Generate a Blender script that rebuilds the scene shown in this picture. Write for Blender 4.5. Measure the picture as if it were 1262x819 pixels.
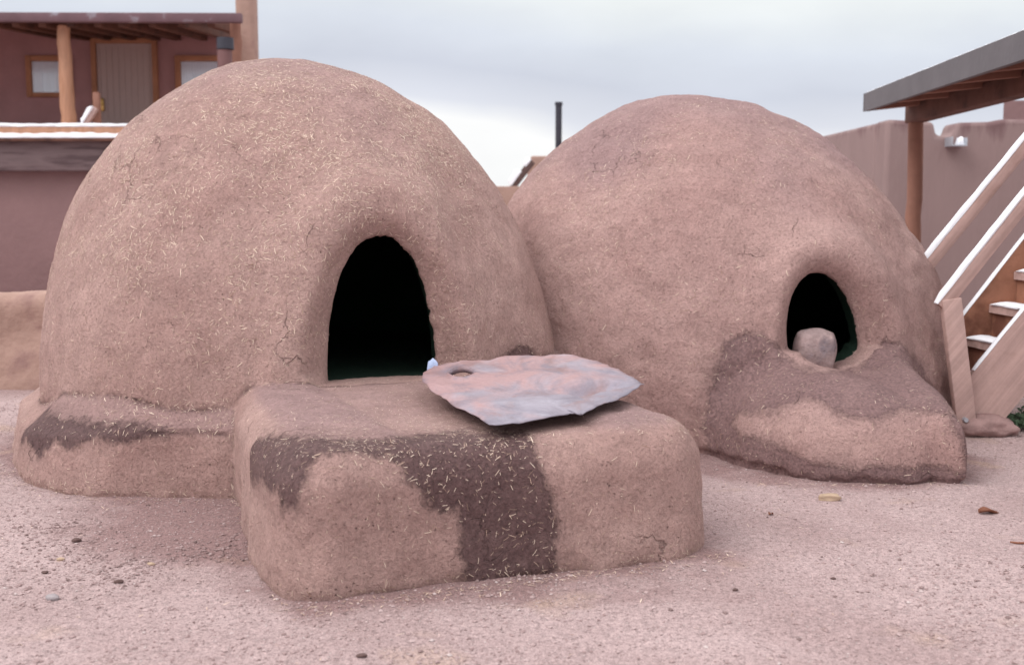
import bpy, bmesh, math, random
import numpy as np
from mathutils import Vector, Matrix

for o in list(bpy.data.objects): bpy.data.objects.remove(o)
scene = bpy.context.scene
C = scene.collection
rng = np.random.default_rng(7)
random.seed(7)

# ------------------------------------------------------------------ camera
FPX = 1400.0; CAMH = 1.2; TH = math.atan(149.5 / FPX)
cam_d = bpy.data.cameras.new('camera'); cam = bpy.data.objects.new('camera', cam_d); C.objects.link(cam)
cam.location = (0, 0, CAMH); cam.rotation_euler = (math.pi / 2 - TH, 0, 0)
cam_d.sensor_width = 36; cam_d.lens = 36 * FPX / 1262
cam_d.clip_start = 0.05; cam_d.clip_end = 2000
cam_d.dof.use_dof = True; cam_d.dof.focus_distance = 4.7; cam_d.dof.aperture_fstop = 2.8
scene.camera = cam

# ------------------------------------------------------------------ world: overcast sky
SUN_EL, SUN_ROT = math.radians(50), math.radians(243)
world = bpy.data.worlds.new('World'); scene.world = world; world.use_nodes = True
wn = world.node_tree; wn.nodes.clear()
def N(nt, kind, **kw):
    n = nt.nodes.new(kind)
    for k, v in kw.items():
        if k.startswith('i_'):
            key = k[2:]
            key = int(key) if key.isdigit() else key.replace('_', ' ')
            n.inputs[key].default_value = v
        else: setattr(n, k, v)
    return n
def L(nt, a, b): nt.links.new(a, b)
def ramp(nt, fac, stops, interp='LINEAR'):
    r = nt.nodes.new('ShaderNodeValToRGB'); r.color_ramp.interpolation = interp
    cr = r.color_ramp
    while len(cr.elements) < len(stops): cr.elements.new(0.5)
    for e, (p, c) in zip(cr.elements, stops):
        e.position = p; e.color = (c, c, c, 1) if not hasattr(c, '__len__') else (*c, 1)
    if fac is not None: L(nt, fac, r.inputs[0])
    return r.outputs[0]
def mathn(nt, op, a, b=None, clamp=False):
    m = nt.nodes.new('ShaderNodeMath'); m.operation = op; m.use_clamp = clamp
    for i, v in enumerate((a, b)):
        if v is None: continue
        if isinstance(v, (int, float)): m.inputs[i].default_value = v
        else: L(nt, v, m.inputs[i])
    return m.outputs[0]
def mixc(nt, fac, a, b, mode='MIX'):
    m = nt.nodes.new('ShaderNodeMix'); m.data_type = 'RGBA'; m.blend_type = mode
    for sock, v in ((m.inputs[0], fac), (m.inputs[6], a), (m.inputs[7], b)):
        if isinstance(v, (int, float)): sock.default_value = v
        elif isinstance(v, (tuple, list)): sock.default_value = (*v[:3], 1)
        else: L(nt, v, sock)
    return m.outputs[2]
sky = N(wn, 'ShaderNodeTexSky', sky_type='NISHITA', sun_disc=False)
sky.sun_elevation = SUN_EL; sky.sun_rotation = SUN_ROT
tc = N(wn, 'ShaderNodeTexCoord')
sep = N(wn, 'ShaderNodeSeparateXYZ'); L(wn, tc.outputs['Generated'], sep.inputs[0])
mp = N(wn, 'ShaderNodeMapping'); mp.inputs['Scale'].default_value = (1, 1, 2.6); L(wn, tc.outputs['Generated'], mp.inputs[0])
n1 = N(wn, 'ShaderNodeTexNoise', i_Scale=2.6, i_Detail=6.0, i_Roughness=0.5); L(wn, mp.outputs[0], n1.inputs['Vector'])
n2 = N(wn, 'ShaderNodeTexNoise', i_Scale=7.0, i_Detail=5.0); L(wn, mp.outputs[0], n2.inputs['Vector'])
# elevation of the cloud bank, wavering with the cloud noise
el = mathn(wn, 'ADD', sep.outputs[2], mathn(wn, 'MULTIPLY', mathn(wn, 'SUBTRACT', n1.outputs[0], 0.5), 0.055))
el = mathn(wn, 'ADD', el, mathn(wn, 'MULTIPLY', mathn(wn, 'SUBTRACT', n2.outputs[0], 0.5), 0.022))
xs = mathn(wn, 'MULTIPLY', mathn(wn, 'MAXIMUM', mathn(wn, 'MINIMUM', sep.outputs[0], 0.10), -0.12), 0.16)
el = mathn(wn, 'ADD', el, xs)
cloud = ramp(wn, mathn(wn, 'MULTIPLY', el, 2.0, True), [
    (0.0, (.98, .99, 1.0)), (0.130, (1.02, 1.02, 1.02)), (0.165, (.77, .79, .87)), (0.22, (.67, .70, .795)),
    (0.29, (.76, .80, .88)), (0.37, (.90, .935, .94)), (0.60, (1.0, 1.02, 1.02)), (1.0, (1.75, 1.74, 1.76))])
cl2 = mixc(wn, 1.0, cloud, ramp(wn, n2.outputs[0], [(0.3, .965), (0.7, 1.035)]), 'MULTIPLY')
scaled = mixc(wn, 1.0, cl2, (10.0, 10.0, 10.0), 'MULTIPLY')
skyc = mixc(wn, 0.95, sky.outputs[0], scaled)
bg = N(wn, 'ShaderNodeBackground', i_Strength=0.1); L(wn, skyc, bg.inputs[0])
wo = N(wn, 'ShaderNodeOutputWorld'); L(wn, bg.outputs[0], wo.inputs[0])

sun_d = bpy.data.lights.new('sun', 'SUN'); sun = bpy.data.objects.new('sun', sun_d); C.objects.link(sun)
sun_d.energy = 1.8; sun_d.angle = math.radians(35); sun_d.color = (1.0, .965, .93)
sd = Vector((math.sin(SUN_ROT) * math.cos(SUN_EL), math.cos(SUN_ROT) * math.cos(SUN_EL), math.sin(SUN_EL)))
sun.rotation_euler = sd.to_track_quat('Z', 'Y').to_euler()
scene.view_settings.view_transform = 'Standard'; scene.view_settings.look = 'None'
scene.view_settings.exposure = 0.0; scene.view_settings.gamma = 1.0
scene.render.engine = 'CYCLES'; scene.cycles.max_bounces = 6

# ------------------------------------------------------------------ helpers
CT, ST = math.cos(TH), math.sin(TH)
def ray(px, py):
    u = (px - 631) / FPX; v = -(py - 409.5) / FPX
    return Vector((u, CT + v * ST, -ST + v * CT))
def at(px, py, Y):
    r = ray(px, py); return Vector((0, 0, CAMH)) + r * (Y / r.y)
def gr(px, py, z=0.0):
    r = ray(px, py); return Vector((0, 0, CAMH)) + r * ((z - CAMH) / r.z)
def XX(px, Y): return at(px, 260, Y).x
def ZZ(py, Y): return at(631, py, Y).z

def hashn(i, j, k, seed):
    h = (i * 374761393 + j * 668265263 + k * 2147483647 + seed * 974634777) & 0xFFFFFFFF
    h = ((h ^ (h >> 13)) * 1274126177) & 0xFFFFFFFF
    return ((h ^ (h >> 16)) & 0xFFFF) / 65535.0
def vnoise(P, s, seed=0):
    Q = P * s + 1000.0
    I = np.floor(Q).astype(np.int64); F = Q - I; F = F * F * (3 - 2 * F)
    r = 0
    for a in (0, 1):
        for b in (0, 1):
            for c in (0, 1):
                w = (F[:, 0] if a else 1 - F[:, 0]) * (F[:, 1] if b else 1 - F[:, 1]) * (F[:, 2] if c else 1 - F[:, 2])
                r = r + w * hashn(I[:, 0] + a, I[:, 1] + b, I[:, 2] + c, seed)
    return r * 2 - 1
def smin(a, b, k):
    h = np.clip(0.5 + 0.5 * (b - a) / k, 0, 1)
    return b * (1 - h) + a * h - k * h * (1 - h)
def smax(a, b, k): return -smin(-a, -b, k)
def sstep(a, b, x):
    t = np.clip((x - a) / (b - a), 0, 1); return t * t * (3 - 2 * t)
def polysd(P, poly):
    """signed distance to a closed 2D polygon, negative inside"""
    poly = np.array(poly, float); n = len(poly)
    d = np.full(len(P), 1e9); s = np.ones(len(P))
    for i in range(n):
        a = poly[i]; b = poly[i - 1]
        e = b - a; w = P - a
        t = np.clip((w @ e) / (e @ e), 0, 1)
        q = w - t[:, None] * e
        d = np.minimum(d, (q * q).sum(1))
        c1 = P[:, 1] >= a[1]; c2 = P[:, 1] < b[1]; c3 = e[0] * w[:, 1] > e[1] * w[:, 0]
        flip = (c1 & c2 & c3) | (~c1 & ~c2 & ~c3)
        s = np.where(flip, -s, s)
    return s * np.sqrt(d)

def surface_nets(F, org, h):
    nx, ny, nz = F.shape
    inside = F < 0
    c = inside[:-1, :-1, :-1].astype(np.int8)
    tot = np.zeros_like(c)
    for a in (0, 1):
        for b in (0, 1):
            for d in (0, 1):
                tot += inside[a:nx - 1 + a, b:ny - 1 + b, d:nz - 1 + d]
    act = (tot > 0) & (tot < 8)
    I, J, K = np.nonzero(act)
    idx = np.full(act.shape, -1, np.int64); idx[I, J, K] = np.arange(len(I))
    acc = np.zeros((len(I), 3)); cnt = np.zeros(len(I))
    cor = [(a, b, d) for a in (0, 1) for b in (0, 1) for d in (0, 1)]
    for p in cor:
        for ax in range(3):
            if p[ax] == 1: continue
            q = list(p); q[ax] = 1
            f0 = F[I + p[0], J + p[1], K + p[2]].astype(float); f1 = F[I + q[0], J + q[1], K + q[2]].astype(float)
            m = (f0 < 0) != (f1 < 0)
            t = np.where(m, f0 / np.where(m, f0 - f1, 1), 0)
            pos = np.tile(np.array(p, float), (len(I), 1)); pos[:, ax] += t
            acc += pos * m[:, None]; cnt += m
    V = (np.stack([I, J, K], 1) + acc / cnt[:, None]) * h + np.array(org)
    quads = []
    for ax in range(3):
        o1, o2 = (ax + 1) % 3, (ax + 2) % 3
        sl0 = [slice(1, -1)] * 3; sl1 = [slice(1, -1)] * 3
        sl0[ax] = slice(0, -1); sl1[ax] = slice(1, None)
        a = inside[tuple(sl0)]; b = inside[tuple(sl1)]
        for sgn, m in ((1, a & ~b), (-1, ~a & b)):
            g = np.stack(np.nonzero(m), 1)
            g[:, o1] += 1; g[:, o2] += 1
            def cell(d1, d2):
                q = g.copy(); q[:, o1] -= d1; q[:, o2] -= d2
                return idx[q[:, 0], q[:, 1], q[:, 2]]
            Q = np.stack([cell(1, 1), cell(0, 1), cell(0, 0), cell(1, 0)], 1)
            quads.append(Q if sgn == 1 else Q[:, ::-1])
    return V, np.concatenate(quads)
def sample(F, V, org, h):
    q = np.clip((V - np.array(org)) / h, 0, np.array(F.shape) - 1.001)
    I = q.astype(int); f = q - I; r = 0
    for a in (0, 1):
        for b in (0, 1):
            for c in (0, 1):
                w = (f[:, 0] if a else 1 - f[:, 0]) * (f[:, 1] if b else 1 - f[:, 1]) * (f[:, 2] if c else 1 - f[:, 2])
                r = r + w * F[I[:, 0] + a, I[:, 1] + b, I[:, 2] + c]
    return r
def vnormals(V, Fc):
    a = V[Fc[:, 2]] - V[Fc[:, 0]]; b = V[Fc[:, 3]] - V[Fc[:, 1]]
    n = np.cross(a, b); out = np.zeros_like(V)
    for i in range(4): np.add.at(out, Fc[:, i], n)
    return out / (np.linalg.norm(out, axis=1, keepdims=True) + 1e-12), 0.5 * np.linalg.norm(n, axis=1)

def tag(o, label=None, cat=None, group=None, kind=None):
    if label: o['label'] = label
    if cat: o['category'] = cat
    if group: o['group'] = group
    if kind: o['kind'] = kind
    return o
def empty(name, loc, label, cat, group=None):
    o = bpy.data.objects.new(name, None); C.objects.link(o); o.location = loc
    o.empty_display_size = 0.1
    return tag(o, label, cat, group)
def link(name, me, mats, parent=None, origin=None):
    for m in (mats if isinstance(mats, (list, tuple)) else [mats]): me.materials.append(m)
    o = bpy.data.objects.new(name, me); C.objects.link(o)
    if origin is not None:
        me.transform(Matrix.Translation(-Vector(origin)))
        if parent is None: o.location = origin
    if parent is not None: o.parent = parent
    return o
def place(o, parent):
    """world-space mesh becomes a child of an unrotated empty"""
    o.data.transform(Matrix.Translation(-parent.location)); o.parent = parent
def arrays_mesh(name, V, Fs):
    me = bpy.data.meshes.new(name); me.from_pydata(V.tolist(), [], Fs); me.update(); return me
class MB:
    def __init__(s): s.bm = bmesh.new()
    def box(s, x0, x1, y0, y1, z0, z1, bev=0, seg=2):
        m = Matrix.Translation(((x0 + x1) / 2, (y0 + y1) / 2, (z0 + z1) / 2)) @ Matrix.Diagonal((x1 - x0, y1 - y0, z1 - z0, 1))
        s._cube(m, bev, seg); return s
    def _cube(s, m, bev, seg):
        b = bmesh.new(); bmesh.ops.create_cube(b, size=1, matrix=m)
        if bev: bmesh.ops.bevel(b, geom=b.edges[:], offset=bev, segments=seg, affect='EDGES', profile=.5)
        t = bpy.data.meshes.new('t'); b.to_mesh(t); b.free(); s.bm.from_mesh(t); bpy.data.meshes.remove(t)
    def beam(s, a, b, w, h, bev=0.006, up=(0, 0, 1)):
        a = Vector(a); b = Vector(b); d = b - a; x = d.normalized(); u = Vector(up)
        y = u.cross(x).normalized(); z = x.cross(y)
        R = Matrix((x, y, z)).transposed().to_4x4()
        s._cube(Matrix.Translation((a + b) / 2) @ R @ Matrix.Diagonal((d.length, w, h, 1)), bev, 2); return s
    def pole(s, a, b, r0, r1, n=14, rings=10, wob=0.0):
        a = Vector(a); b = Vector(b); d = (b - a).normalized()
        u = d.orthogonal().normalized(); v = d.cross(u); pr = None
        for i in range(rings + 1):
            t = i / rings; c = a.lerp(b, t) + (u * random.uniform(-wob, wob) + v * random.uniform(-wob, wob))
            r = r0 + (r1 - r0) * t
            ring = [s.bm.verts.new(c + (u * math.cos(q) + v * math.sin(q)) * r * (1 + random.uniform(-wob, wob) * 2)) for q in [2 * math.pi * k / n for k in range(n)]]
            if pr:
                for k in range(n): s.bm.faces.new((pr[k], pr[(k + 1) % n], ring[(k + 1) % n], ring[k]))
            else: s.bm.faces.new(ring[::-1])
            pr = ring
        s.bm.faces.new(pr); return s
    def prism(s, pts, off):
        """closed polygon pts swept by off"""
        off = Vector(off); A = [s.bm.verts.new(Vector(p)) for p in pts]; B = [s.bm.verts.new(Vector(p) + off) for p in pts]
        s.bm.faces.new(A); s.bm.faces.new(B[::-1]); n = len(A)
        for i in range(n): s.bm.faces.new((A[i], B[i], B[(i + 1) % n], A[(i + 1) % n]))
        bmesh.ops.recalc_face_normals(s.bm, faces=s.bm.faces[:]); return s
    def build(s, name, mat, parent=None, smooth=True):
        me = bpy.data.meshes.new(name); s.bm.to_mesh(me); s.bm.free()
        o = link(name, me, mat)
        if smooth:
            me.polygons.foreach_set('use_smooth', [True] * len(me.polygons))
            me.set_sharp_from_angle(angle=math.radians(38))
        if parent is not None: place(o, parent)
        return o

# ------------------------------------------------------------------ materials
def newmat(name):
    m = bpy.data.materials.new(name); m.use_nodes = True; nt = m.node_tree
    b = nt.nodes['Principled BSDF']; b.inputs['Specular IOR Level'].default_value = 0.25
    return m, nt, b
def noise(nt, co, scale, detail=4.0, rough=.5, dist=0.0):
    n = N(nt, 'ShaderNodeTexNoise', i_Scale=scale, i_Detail=detail, i_Roughness=rough, i_Distortion=dist)
    L(nt, co, n.inputs['Vector']); return n.outputs[0]
def bump(nt, h, dist, strength=1.0, prev=None):
    b = N(nt, 'ShaderNodeBump', i_Strength=strength, i_Distance=dist); L(nt, h, b.inputs['Height'])
    if prev is not None: L(nt, prev, b.inputs['Normal'])
    return b.outputs[0]

def mud_material(name, dry, pale, wet, crust):
    m, nt, b = newmat(name)
    co = N(nt, 'ShaderNodeTexCoord').outputs['Object']
    A = lambda k: N(nt, 'ShaderNodeAttribute', attribute_name=k).outputs['Fac']
    big = noise(nt, co, 1.7, 4, .55); med = noise(nt, co, 9, 6, .6, .4); fine = noise(nt, co, 70, 5, .65); grain = noise(nt, co, 260, 3, .6)
    st = mathn(nt, 'ADD', A('stain'), mathn(nt, 'MULTIPLY', mathn(nt, 'SUBTRACT', noise(nt, co, 14, 6, .65), .5), .10))
    st = mathn(nt, 'ADD', st, mathn(nt, 'MULTIPLY', mathn(nt, 'SUBTRACT', fine, .5), .03))
    wetf = ramp(nt, mathn(nt, 'ADD', mathn(nt, 'MULTIPLY', st, 12.0), .5), [(0.30, 1.0), (0.62, 0.0)])
    c = mixc(nt, ramp(nt, big, [(.35, 0.0), (.65, 1.0)]), dry, pale)
    c = mixc(nt, A('crust'), c, crust)
    c = mixc(nt, 1.0, c, ramp(nt, med, [(.25, .86), (.75, 1.12)]), 'MULTIPLY')
    c = mixc(nt, 1.0, c, ramp(nt, fine, [(.28, .74), (.5, 1.0), (.75, 1.13)]), 'MULTIPLY')
    c = mixc(nt, 1.0, c, ramp(nt, grain, [(.30, .82), (.7, 1.12)]), 'MULTIPLY')
    # dark pits and tiny stones in the mud
    vo = N(nt, 'ShaderNodeTexVoronoi', i_Scale=38.0, i_Randomness=1.0); L(nt, co, vo.inputs['Vector'])
    pit = ramp(nt, vo.outputs['Distance'], [(.06, 1.0), (.16, 0.0)])
    pit = mathn(nt, 'MULTIPLY', pit, ramp(nt, noise(nt, co, 11, 2), [(.5, 0.0), (.62, 1.0)]))
    c = mixc(nt, mathn(nt, 'MULTIPLY', pit, .55), c, (.10, .055, .05))
    vc = N(nt, 'ShaderNodeTexVoronoi', i_Scale=3.1, feature='DISTANCE_TO_EDGE'); wv = N(nt, 'ShaderNodeVectorMath', operation='ADD')
    dn = N(nt, 'ShaderNodeTexNoise', i_Scale=7.0, i_Detail=5.0); L(nt, co, dn.inputs['Vector'])
    ds = N(nt, 'ShaderNodeVectorMath', operation='SCALE'); ds.inputs['Scale'].default_value = .22; L(nt, dn.outputs['Color'], ds.inputs[0])
    L(nt, co, wv.inputs[0]); L(nt, ds.outputs[0], wv.inputs[1]); L(nt, wv.outputs[0], vc.inputs['Vector'])
    crk = mathn(nt, 'MULTIPLY', ramp(nt, vc.outputs['Distance'], [(0.0, 1.0), (.012, 0.0)]), ramp(nt, noise(nt, co, 2.4, 3, .5), [(.57, 0.0), (.65, 1.0)]))
    c = mixc(nt, mathn(nt, 'MULTIPLY', crk, .35), c, (.12, .07, .06))
    wv2 = mathn(nt, 'MULTIPLY', wetf, ramp(nt, noise(nt, co, 5, 6, .65), [(.30, .82), (.55, 1.0)]))
    halo = mathn(nt, 'MULTIPLY', ramp(nt, mathn(nt, 'ADD', mathn(nt, 'MULTIPLY', st, 5.0), .5), [(.45, .42), (.85, 0.0)]), ramp(nt, big, [(.4, .3), (.6, 1.0)]))
    wv2 = mathn(nt, 'MAXIMUM', wv2, halo)
    c = mixc(nt, wv2, c, mixc(nt, 1.0, wet, ramp(nt, fine, [(.3, .66), (.7, 1.3)]), 'MULTIPLY'))
    sm = mathn(nt, 'MULTIPLY', A('seam'), ramp(nt, noise(nt, co, 6, 4), [(.36, 0.15), (.56, 1.0)]))
    c = mixc(nt, mathn(nt, 'MULTIPLY', sm, .62), c, (.07, .035, .035))
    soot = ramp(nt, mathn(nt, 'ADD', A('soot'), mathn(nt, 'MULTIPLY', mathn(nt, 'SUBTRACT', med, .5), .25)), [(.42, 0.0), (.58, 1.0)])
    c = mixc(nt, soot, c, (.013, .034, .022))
    L(nt, c, b.inputs['Base Color'])
    L(nt, mathn(nt, 'SUBTRACT', .95, mathn(nt, 'MULTIPLY', wetf, .28)), b.inputs['Roughness'])
    nrm = bump(nt, mathn(nt, 'MULTIPLY', wetf, -1.0), .007, 1.0, bump(nt, med, .022))
    # trowel wipes: stretched noise
    mpn = N(nt, 'ShaderNodeMapping'); mpn.inputs['Scale'].default_value = (1, 1, .35); L(nt, co, mpn.inputs[0])
    nrm = bump(nt, noise(nt, mpn.outputs[0], 34, 5, .6, .8), .017, 1.0, nrm)
    nrm = bump(nt, fine, .013, 1.0, nrm); nrm = bump(nt, grain, .005, 1.0, nrm)
    nrm = bump(nt, mathn(nt, 'MULTIPLY', mathn(nt, 'ADD', mathn(nt, 'ADD', sm, crk), pit), -1.0), .008, 1.0, nrm)
    L(nt, nrm, b.inputs['Normal'])
    return m
M = {}
M['adobe'] = mud_material('adobe_straw_plaster', (.460, .288, .260), (.54, .355, .321), (.146, .083, .083), (.365, .238, .24))
M['adobe_old'] = mud_material('adobe_old_plaster', (.458, .285, .264), (.54, .352, .325), (.265, .162, .160), (.365, .238, .24))
def straw_material():
    m, nt, b = newmat('straw')
    t = N(nt, 'ShaderNodeAttribute', attribute_name='tone').outputs['Fac']
    L(nt, ramp(nt, t, [(0, (.28, .17, .13)), (.45, (.56, .40, .32)), (1, (.90, .73, .60))]), b.inputs['Base Color'])
    b.inputs['Roughness'].default_value = .6
    return m
M['straw'] = straw_material()
def plain(name, col, var=.15, scale=6, rough=.85, bmp=.004, bs=40, stretch=(1, 1, 1), dark=None, darkscale=3, dk=(.5, .6), metal=0):
    m, nt, b = newmat(name)
    tcn = N(nt, 'ShaderNodeTexCoord'); mpn = N(nt, 'ShaderNodeMapping'); mpn.inputs['Scale'].default_value = stretch
    L(nt, tcn.outputs['Object'], mpn.inputs[0]); co = mpn.outputs[0]
    a = noise(nt, co, scale, 6, .6)
    c = mixc(nt, 1.0, col, ramp(nt, a, [(.25, 1 - var), (.75, 1 + var)]), 'MULTIPLY')
    if dark is not None:
        c = mixc(nt, ramp(nt, noise(nt, co, darkscale, 5, .6), [(dk[0], 0.0), (dk[1], 1.0)]), c, dark)
    L(nt, c, b.inputs['Base Color']); b.inputs['Roughness'].default_value = rough; b.inputs['Metallic'].default_value = metal
    L(nt, bump(nt, noise(nt, co, bs, 5, .6), bmp), b.inputs['Normal'])
    return m
M['wall_shade'] = plain('brown_adobe_wall', (.44, .25, .26), .10, 2.5, .95, .01, 14)
M['wall_low'] = plain('pink_adobe_wall', (.27, .165, .165), .08, 1.5, .95, .012, 9)
M['yard_wall'] = plain('yard_adobe_wall', (.37, .24, .20), .16, 3, .95, .014, 16, dark=(.24, .14, .13), dk=(.55, .75))
M['wall_right'] = plain('streaked_adobe_wall', (.265, .187, .182), .10, 1.6, .95, .01, 12, (1, 1, .3))
M['wood_new'] = plain('new_timber', (.46, .25, .165), .25, 5, .8, .003, 30, (6, 6, .5), dark=(.30, .13, .06), dk=(.6, .75))
M['wood_frame'] = plain('orange_timber', (.42, .20, .12), .15, 6, .7, .002, 30)
M['wood_pale'] = plain('pale_pine_board', (.50, .325, .285), .16, 6, .8, .003, 30, (1, 1, 1), dark=(.34, .20, .17), dk=(.58, .72))
M['wood_dark'] = plain('dark_timber', (.13, .06, .045), .25, 5, .85, .004, 30, dark=(.06, .03, .025), dk=(.5, .7))
M['wood_rafter'] = plain('red_brown_timber', (.27, .135, .10), .2, 5, .85, .004, 30)
M['wood_riser'] = plain('orange_brown_board', (.30, .14, .09), .3, 5, .85, .004, 30, dark=(.15, .06, .04), dk=(.45, .6))
M['wood_grey'] = plain('weathered_beam', (.20, .145, .15), .3, 3, .85, .006, 18, (.35, 1, 3), dark=(.11, .075, .08), dk=(.5, .65))
M['fascia'] = plain('grey_painted_fascia', (.135, .125, .135), .12, 3, .7, .003, 20)
M['eave'] = plain('mauve_eave_board', (.16, .095, .11), .2, 3, .7, .004, 20, dark=(.30, .28, .32), dk=(.62, .7))
def knots(mat, scale, col):
    nt = mat.node_tree; b = nt.nodes['Principled BSDF']; src = b.inputs['Base Color'].links[0].from_socket
    co = N(nt, 'ShaderNodeTexCoord').outputs['Object']
    v = N(nt, 'ShaderNodeTexVoronoi', i_Scale=scale, i_Randomness=1.0); L(nt, co, v.inputs['Vector'])
    c = mixc(nt, ramp(nt, v.outputs['Distance'], [(.05, .8), (.10, 0.0)]), src, col)
    mp_ = N(nt, 'ShaderNodeMapping'); mp_.inputs['Rotation'].default_value = (0, math.radians(52), 0); L(nt, co, mp_.inputs[0])
    m2 = N(nt, 'ShaderNodeMapping'); m2.inputs['Scale'].default_value = (1.5, 20, 34); L(nt, mp_.outputs[0], m2.inputs[0])
    c = mixc(nt, 1.0, c, ramp(nt, noise(nt, m2.outputs[0], 1.0, 5, .6, .3), [(.3, .80), (.7, 1.14)]), 'MULTIPLY'); L(nt, c, b.inputs['Base Color'])
M['wood_pale'] = plain('pale_pine_board', (.49, .33, .30), .14, 6, .8, .003, 30, (1, 1, 1), dark=(.36, .23, .20), dk=(.55, .72))
knots(M['wood_pale'], 4.0, (.18, .09, .06))
M['snow'] = plain('snow', (.84, .85, .90), .03, 8, .6, .004, 12)
M['door'] = plain('screen_door_mesh', (.52, .41, .40), .08, 30, .7, .002, 60, (4, 4, .4))
M['glass'] = plain('curtained_pane', (.60, .68, .82), .15, 3, .12, .001, 3, (5, 1, .6))
M['brass'] = plain('brass', (.65, .42, .16), .05, 3, .35, .001, 3, metal=.8)
M['pipe'] = plain('dark_stovepipe', (.045, .045, .06), .2, 5, .55, .002, 20)
M['rust'] = plain('rusty_pipe', (.17, .09, .09), .2, 5, .7, .002, 20)
M['tin'] = plain('galvanised_tin', (.45, .47, .52), .15, 8, .4, .002, 20, metal=.5)
M['rock_pink'] = plain('pink_rock', (.30, .19, .18), .3, 9, .9, .01, 30)
M['rock_grey'] = plain('grey_rock', (.33, .29, .30), .3, 14, .9, .004, 60)
M['rock_tan'] = plain('tan_rock', (.45, .33, .24), .3, 14, .9, .004, 60)
M['rock_dark'] = plain('dark_clod', (.12, .075, .07), .3, 14, .9, .004, 60)
M['leaf_dry'] = plain('dry_leaf', (.20, .08, .05), .3, 20, .8, .001, 50)
M['blue_rag'] = plain('pale_blue_plastic', (.42, .50, .72), .25, 30, .5, .006, 50)
M['block'] = plain('smooth_stone', (.35, .255, .25), .3, 26, .85, .010, 45, dark=(.21, .17, .19), darkscale=8, dk=(.5, .68))
M['leaf'] = plain('green_leaves', (.10, .15, .09), .35, 30, .7, .001, 20)

def stain_top(mat, z0, z1, col):
    nt = mat.node_tree; b = nt.nodes['Principled BSDF']; src = b.inputs['Base Color'].links[0].from_socket
    ge = N(nt, 'ShaderNodeNewGeometry'); sp_ = N(nt, 'ShaderNodeSeparateXYZ'); L(nt, ge.outputs['Position'], sp_.inputs[0])
    mpn = N(nt, 'ShaderNodeMapping'); mpn.inputs['Scale'].default_value = (4.5, 4.5, .7); L(nt, ge.outputs['Position'], mpn.inputs[0])
    mr = N(nt, 'ShaderNodeMapRange'); L(nt, sp_.outputs[2], mr.inputs[0]); mr.inputs[1].default_value = z0; mr.inputs[2].default_value = z1
    f = mathn(nt, 'ADD', mathn(nt, 'MULTIPLY', mr.outputs[0], .62), mathn(nt, 'MULTIPLY', mathn(nt, 'SUBTRACT', noise(nt, mpn.outputs[0], 1.0, 5, .6), .5), 1.3))
    c = mixc(nt, ramp(nt, f, [(.42, 0.0), (.62, .8)]), src, col); L(nt, c, b.inputs['Base Color'])
stain_top(M['wall_right'], 1.85, 2.38, (.15, .085, .09))

# ------------------------------------------------------------------ ground
OV1 = (-1.09, 6.10); OV2 = (1.235, 7.20)
SH_O = np.array([0.035, 3.635]); SH_A = np.array([.35, -.937]); SH_S = np.array([.937, .35])
def ground_h(x, y):
    P = np.stack([x, y, np.zeros_like(x)], 1)
    near = np.exp(-((x / 9) ** 2 + ((y - 5) / 9) ** 2))
    h = (.018 * vnoise(P, .9, 3) + .008 * vnoise(P, 3.1, 4) + .004 * vnoise(P, 9, 5) + .0022 * vnoise(P, 26, 6)) * (.25 + .75 * near)
    # soil worn up against the oven bases
    r1 = np.hypot(x - OV1[0], y - OV1[1]) - 1.45
    r2 = np.hypot(x - OV2[0], y - OV2[1]) - 1.55
    rel = np.stack([x, y], 1) - SH_O; s = rel @ SH_S; a = rel @ SH_A
    r3 = np.hypot(np.maximum(np.abs(s) - .69, 0), np.maximum(np.maximum(a, -1.6 - a), 0))
    for r, am in ((r1, .008), (r2, .008), (r3, .008)): h += am * np.exp(-np.clip(r, 0, 9) / .12)
    return h - .006
def grid_axis(lo, hi, f0, f1, df, far):
    mid = np.arange(f0, f1 + 1e-6, df); a = [f0]; st = df
    while a[-1] > lo: st *= 1.25; a.append(a[-1] - st)
    b = [mid[-1]]; st = df
    while b[-1] < hi: st *= 1.25; b.append(b[-1] + st)
    return np.array(a[:0:-1] + mid.tolist() + b[1:])
gx = grid_axis(-400, 400, -3.2, 3.6, .02, 0); gy = grid_axis(-60, 900, 2.4, 8.2, .02, 0)
GX, GY = np.meshgrid(gx, gy, indexing='ij'); gz = ground_h(GX.ravel(), GY.ravel())
V = np.stack([GX.ravel(), GY.ravel(), gz], 1); nx_, ny_ = len(gx), len(gy)
I, J = np.meshgrid(np.arange(nx_ - 1), np.arange(ny_ - 1), indexing='ij'); q = (I * ny_ + J).ravel()
me = arrays_mesh('ground', V, np.stack([q, q + ny_, q + ny_ + 1, q + 1], 1).tolist())
me.polygons.foreach_set('use_smooth', [True] * len(me.polygons))
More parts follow.
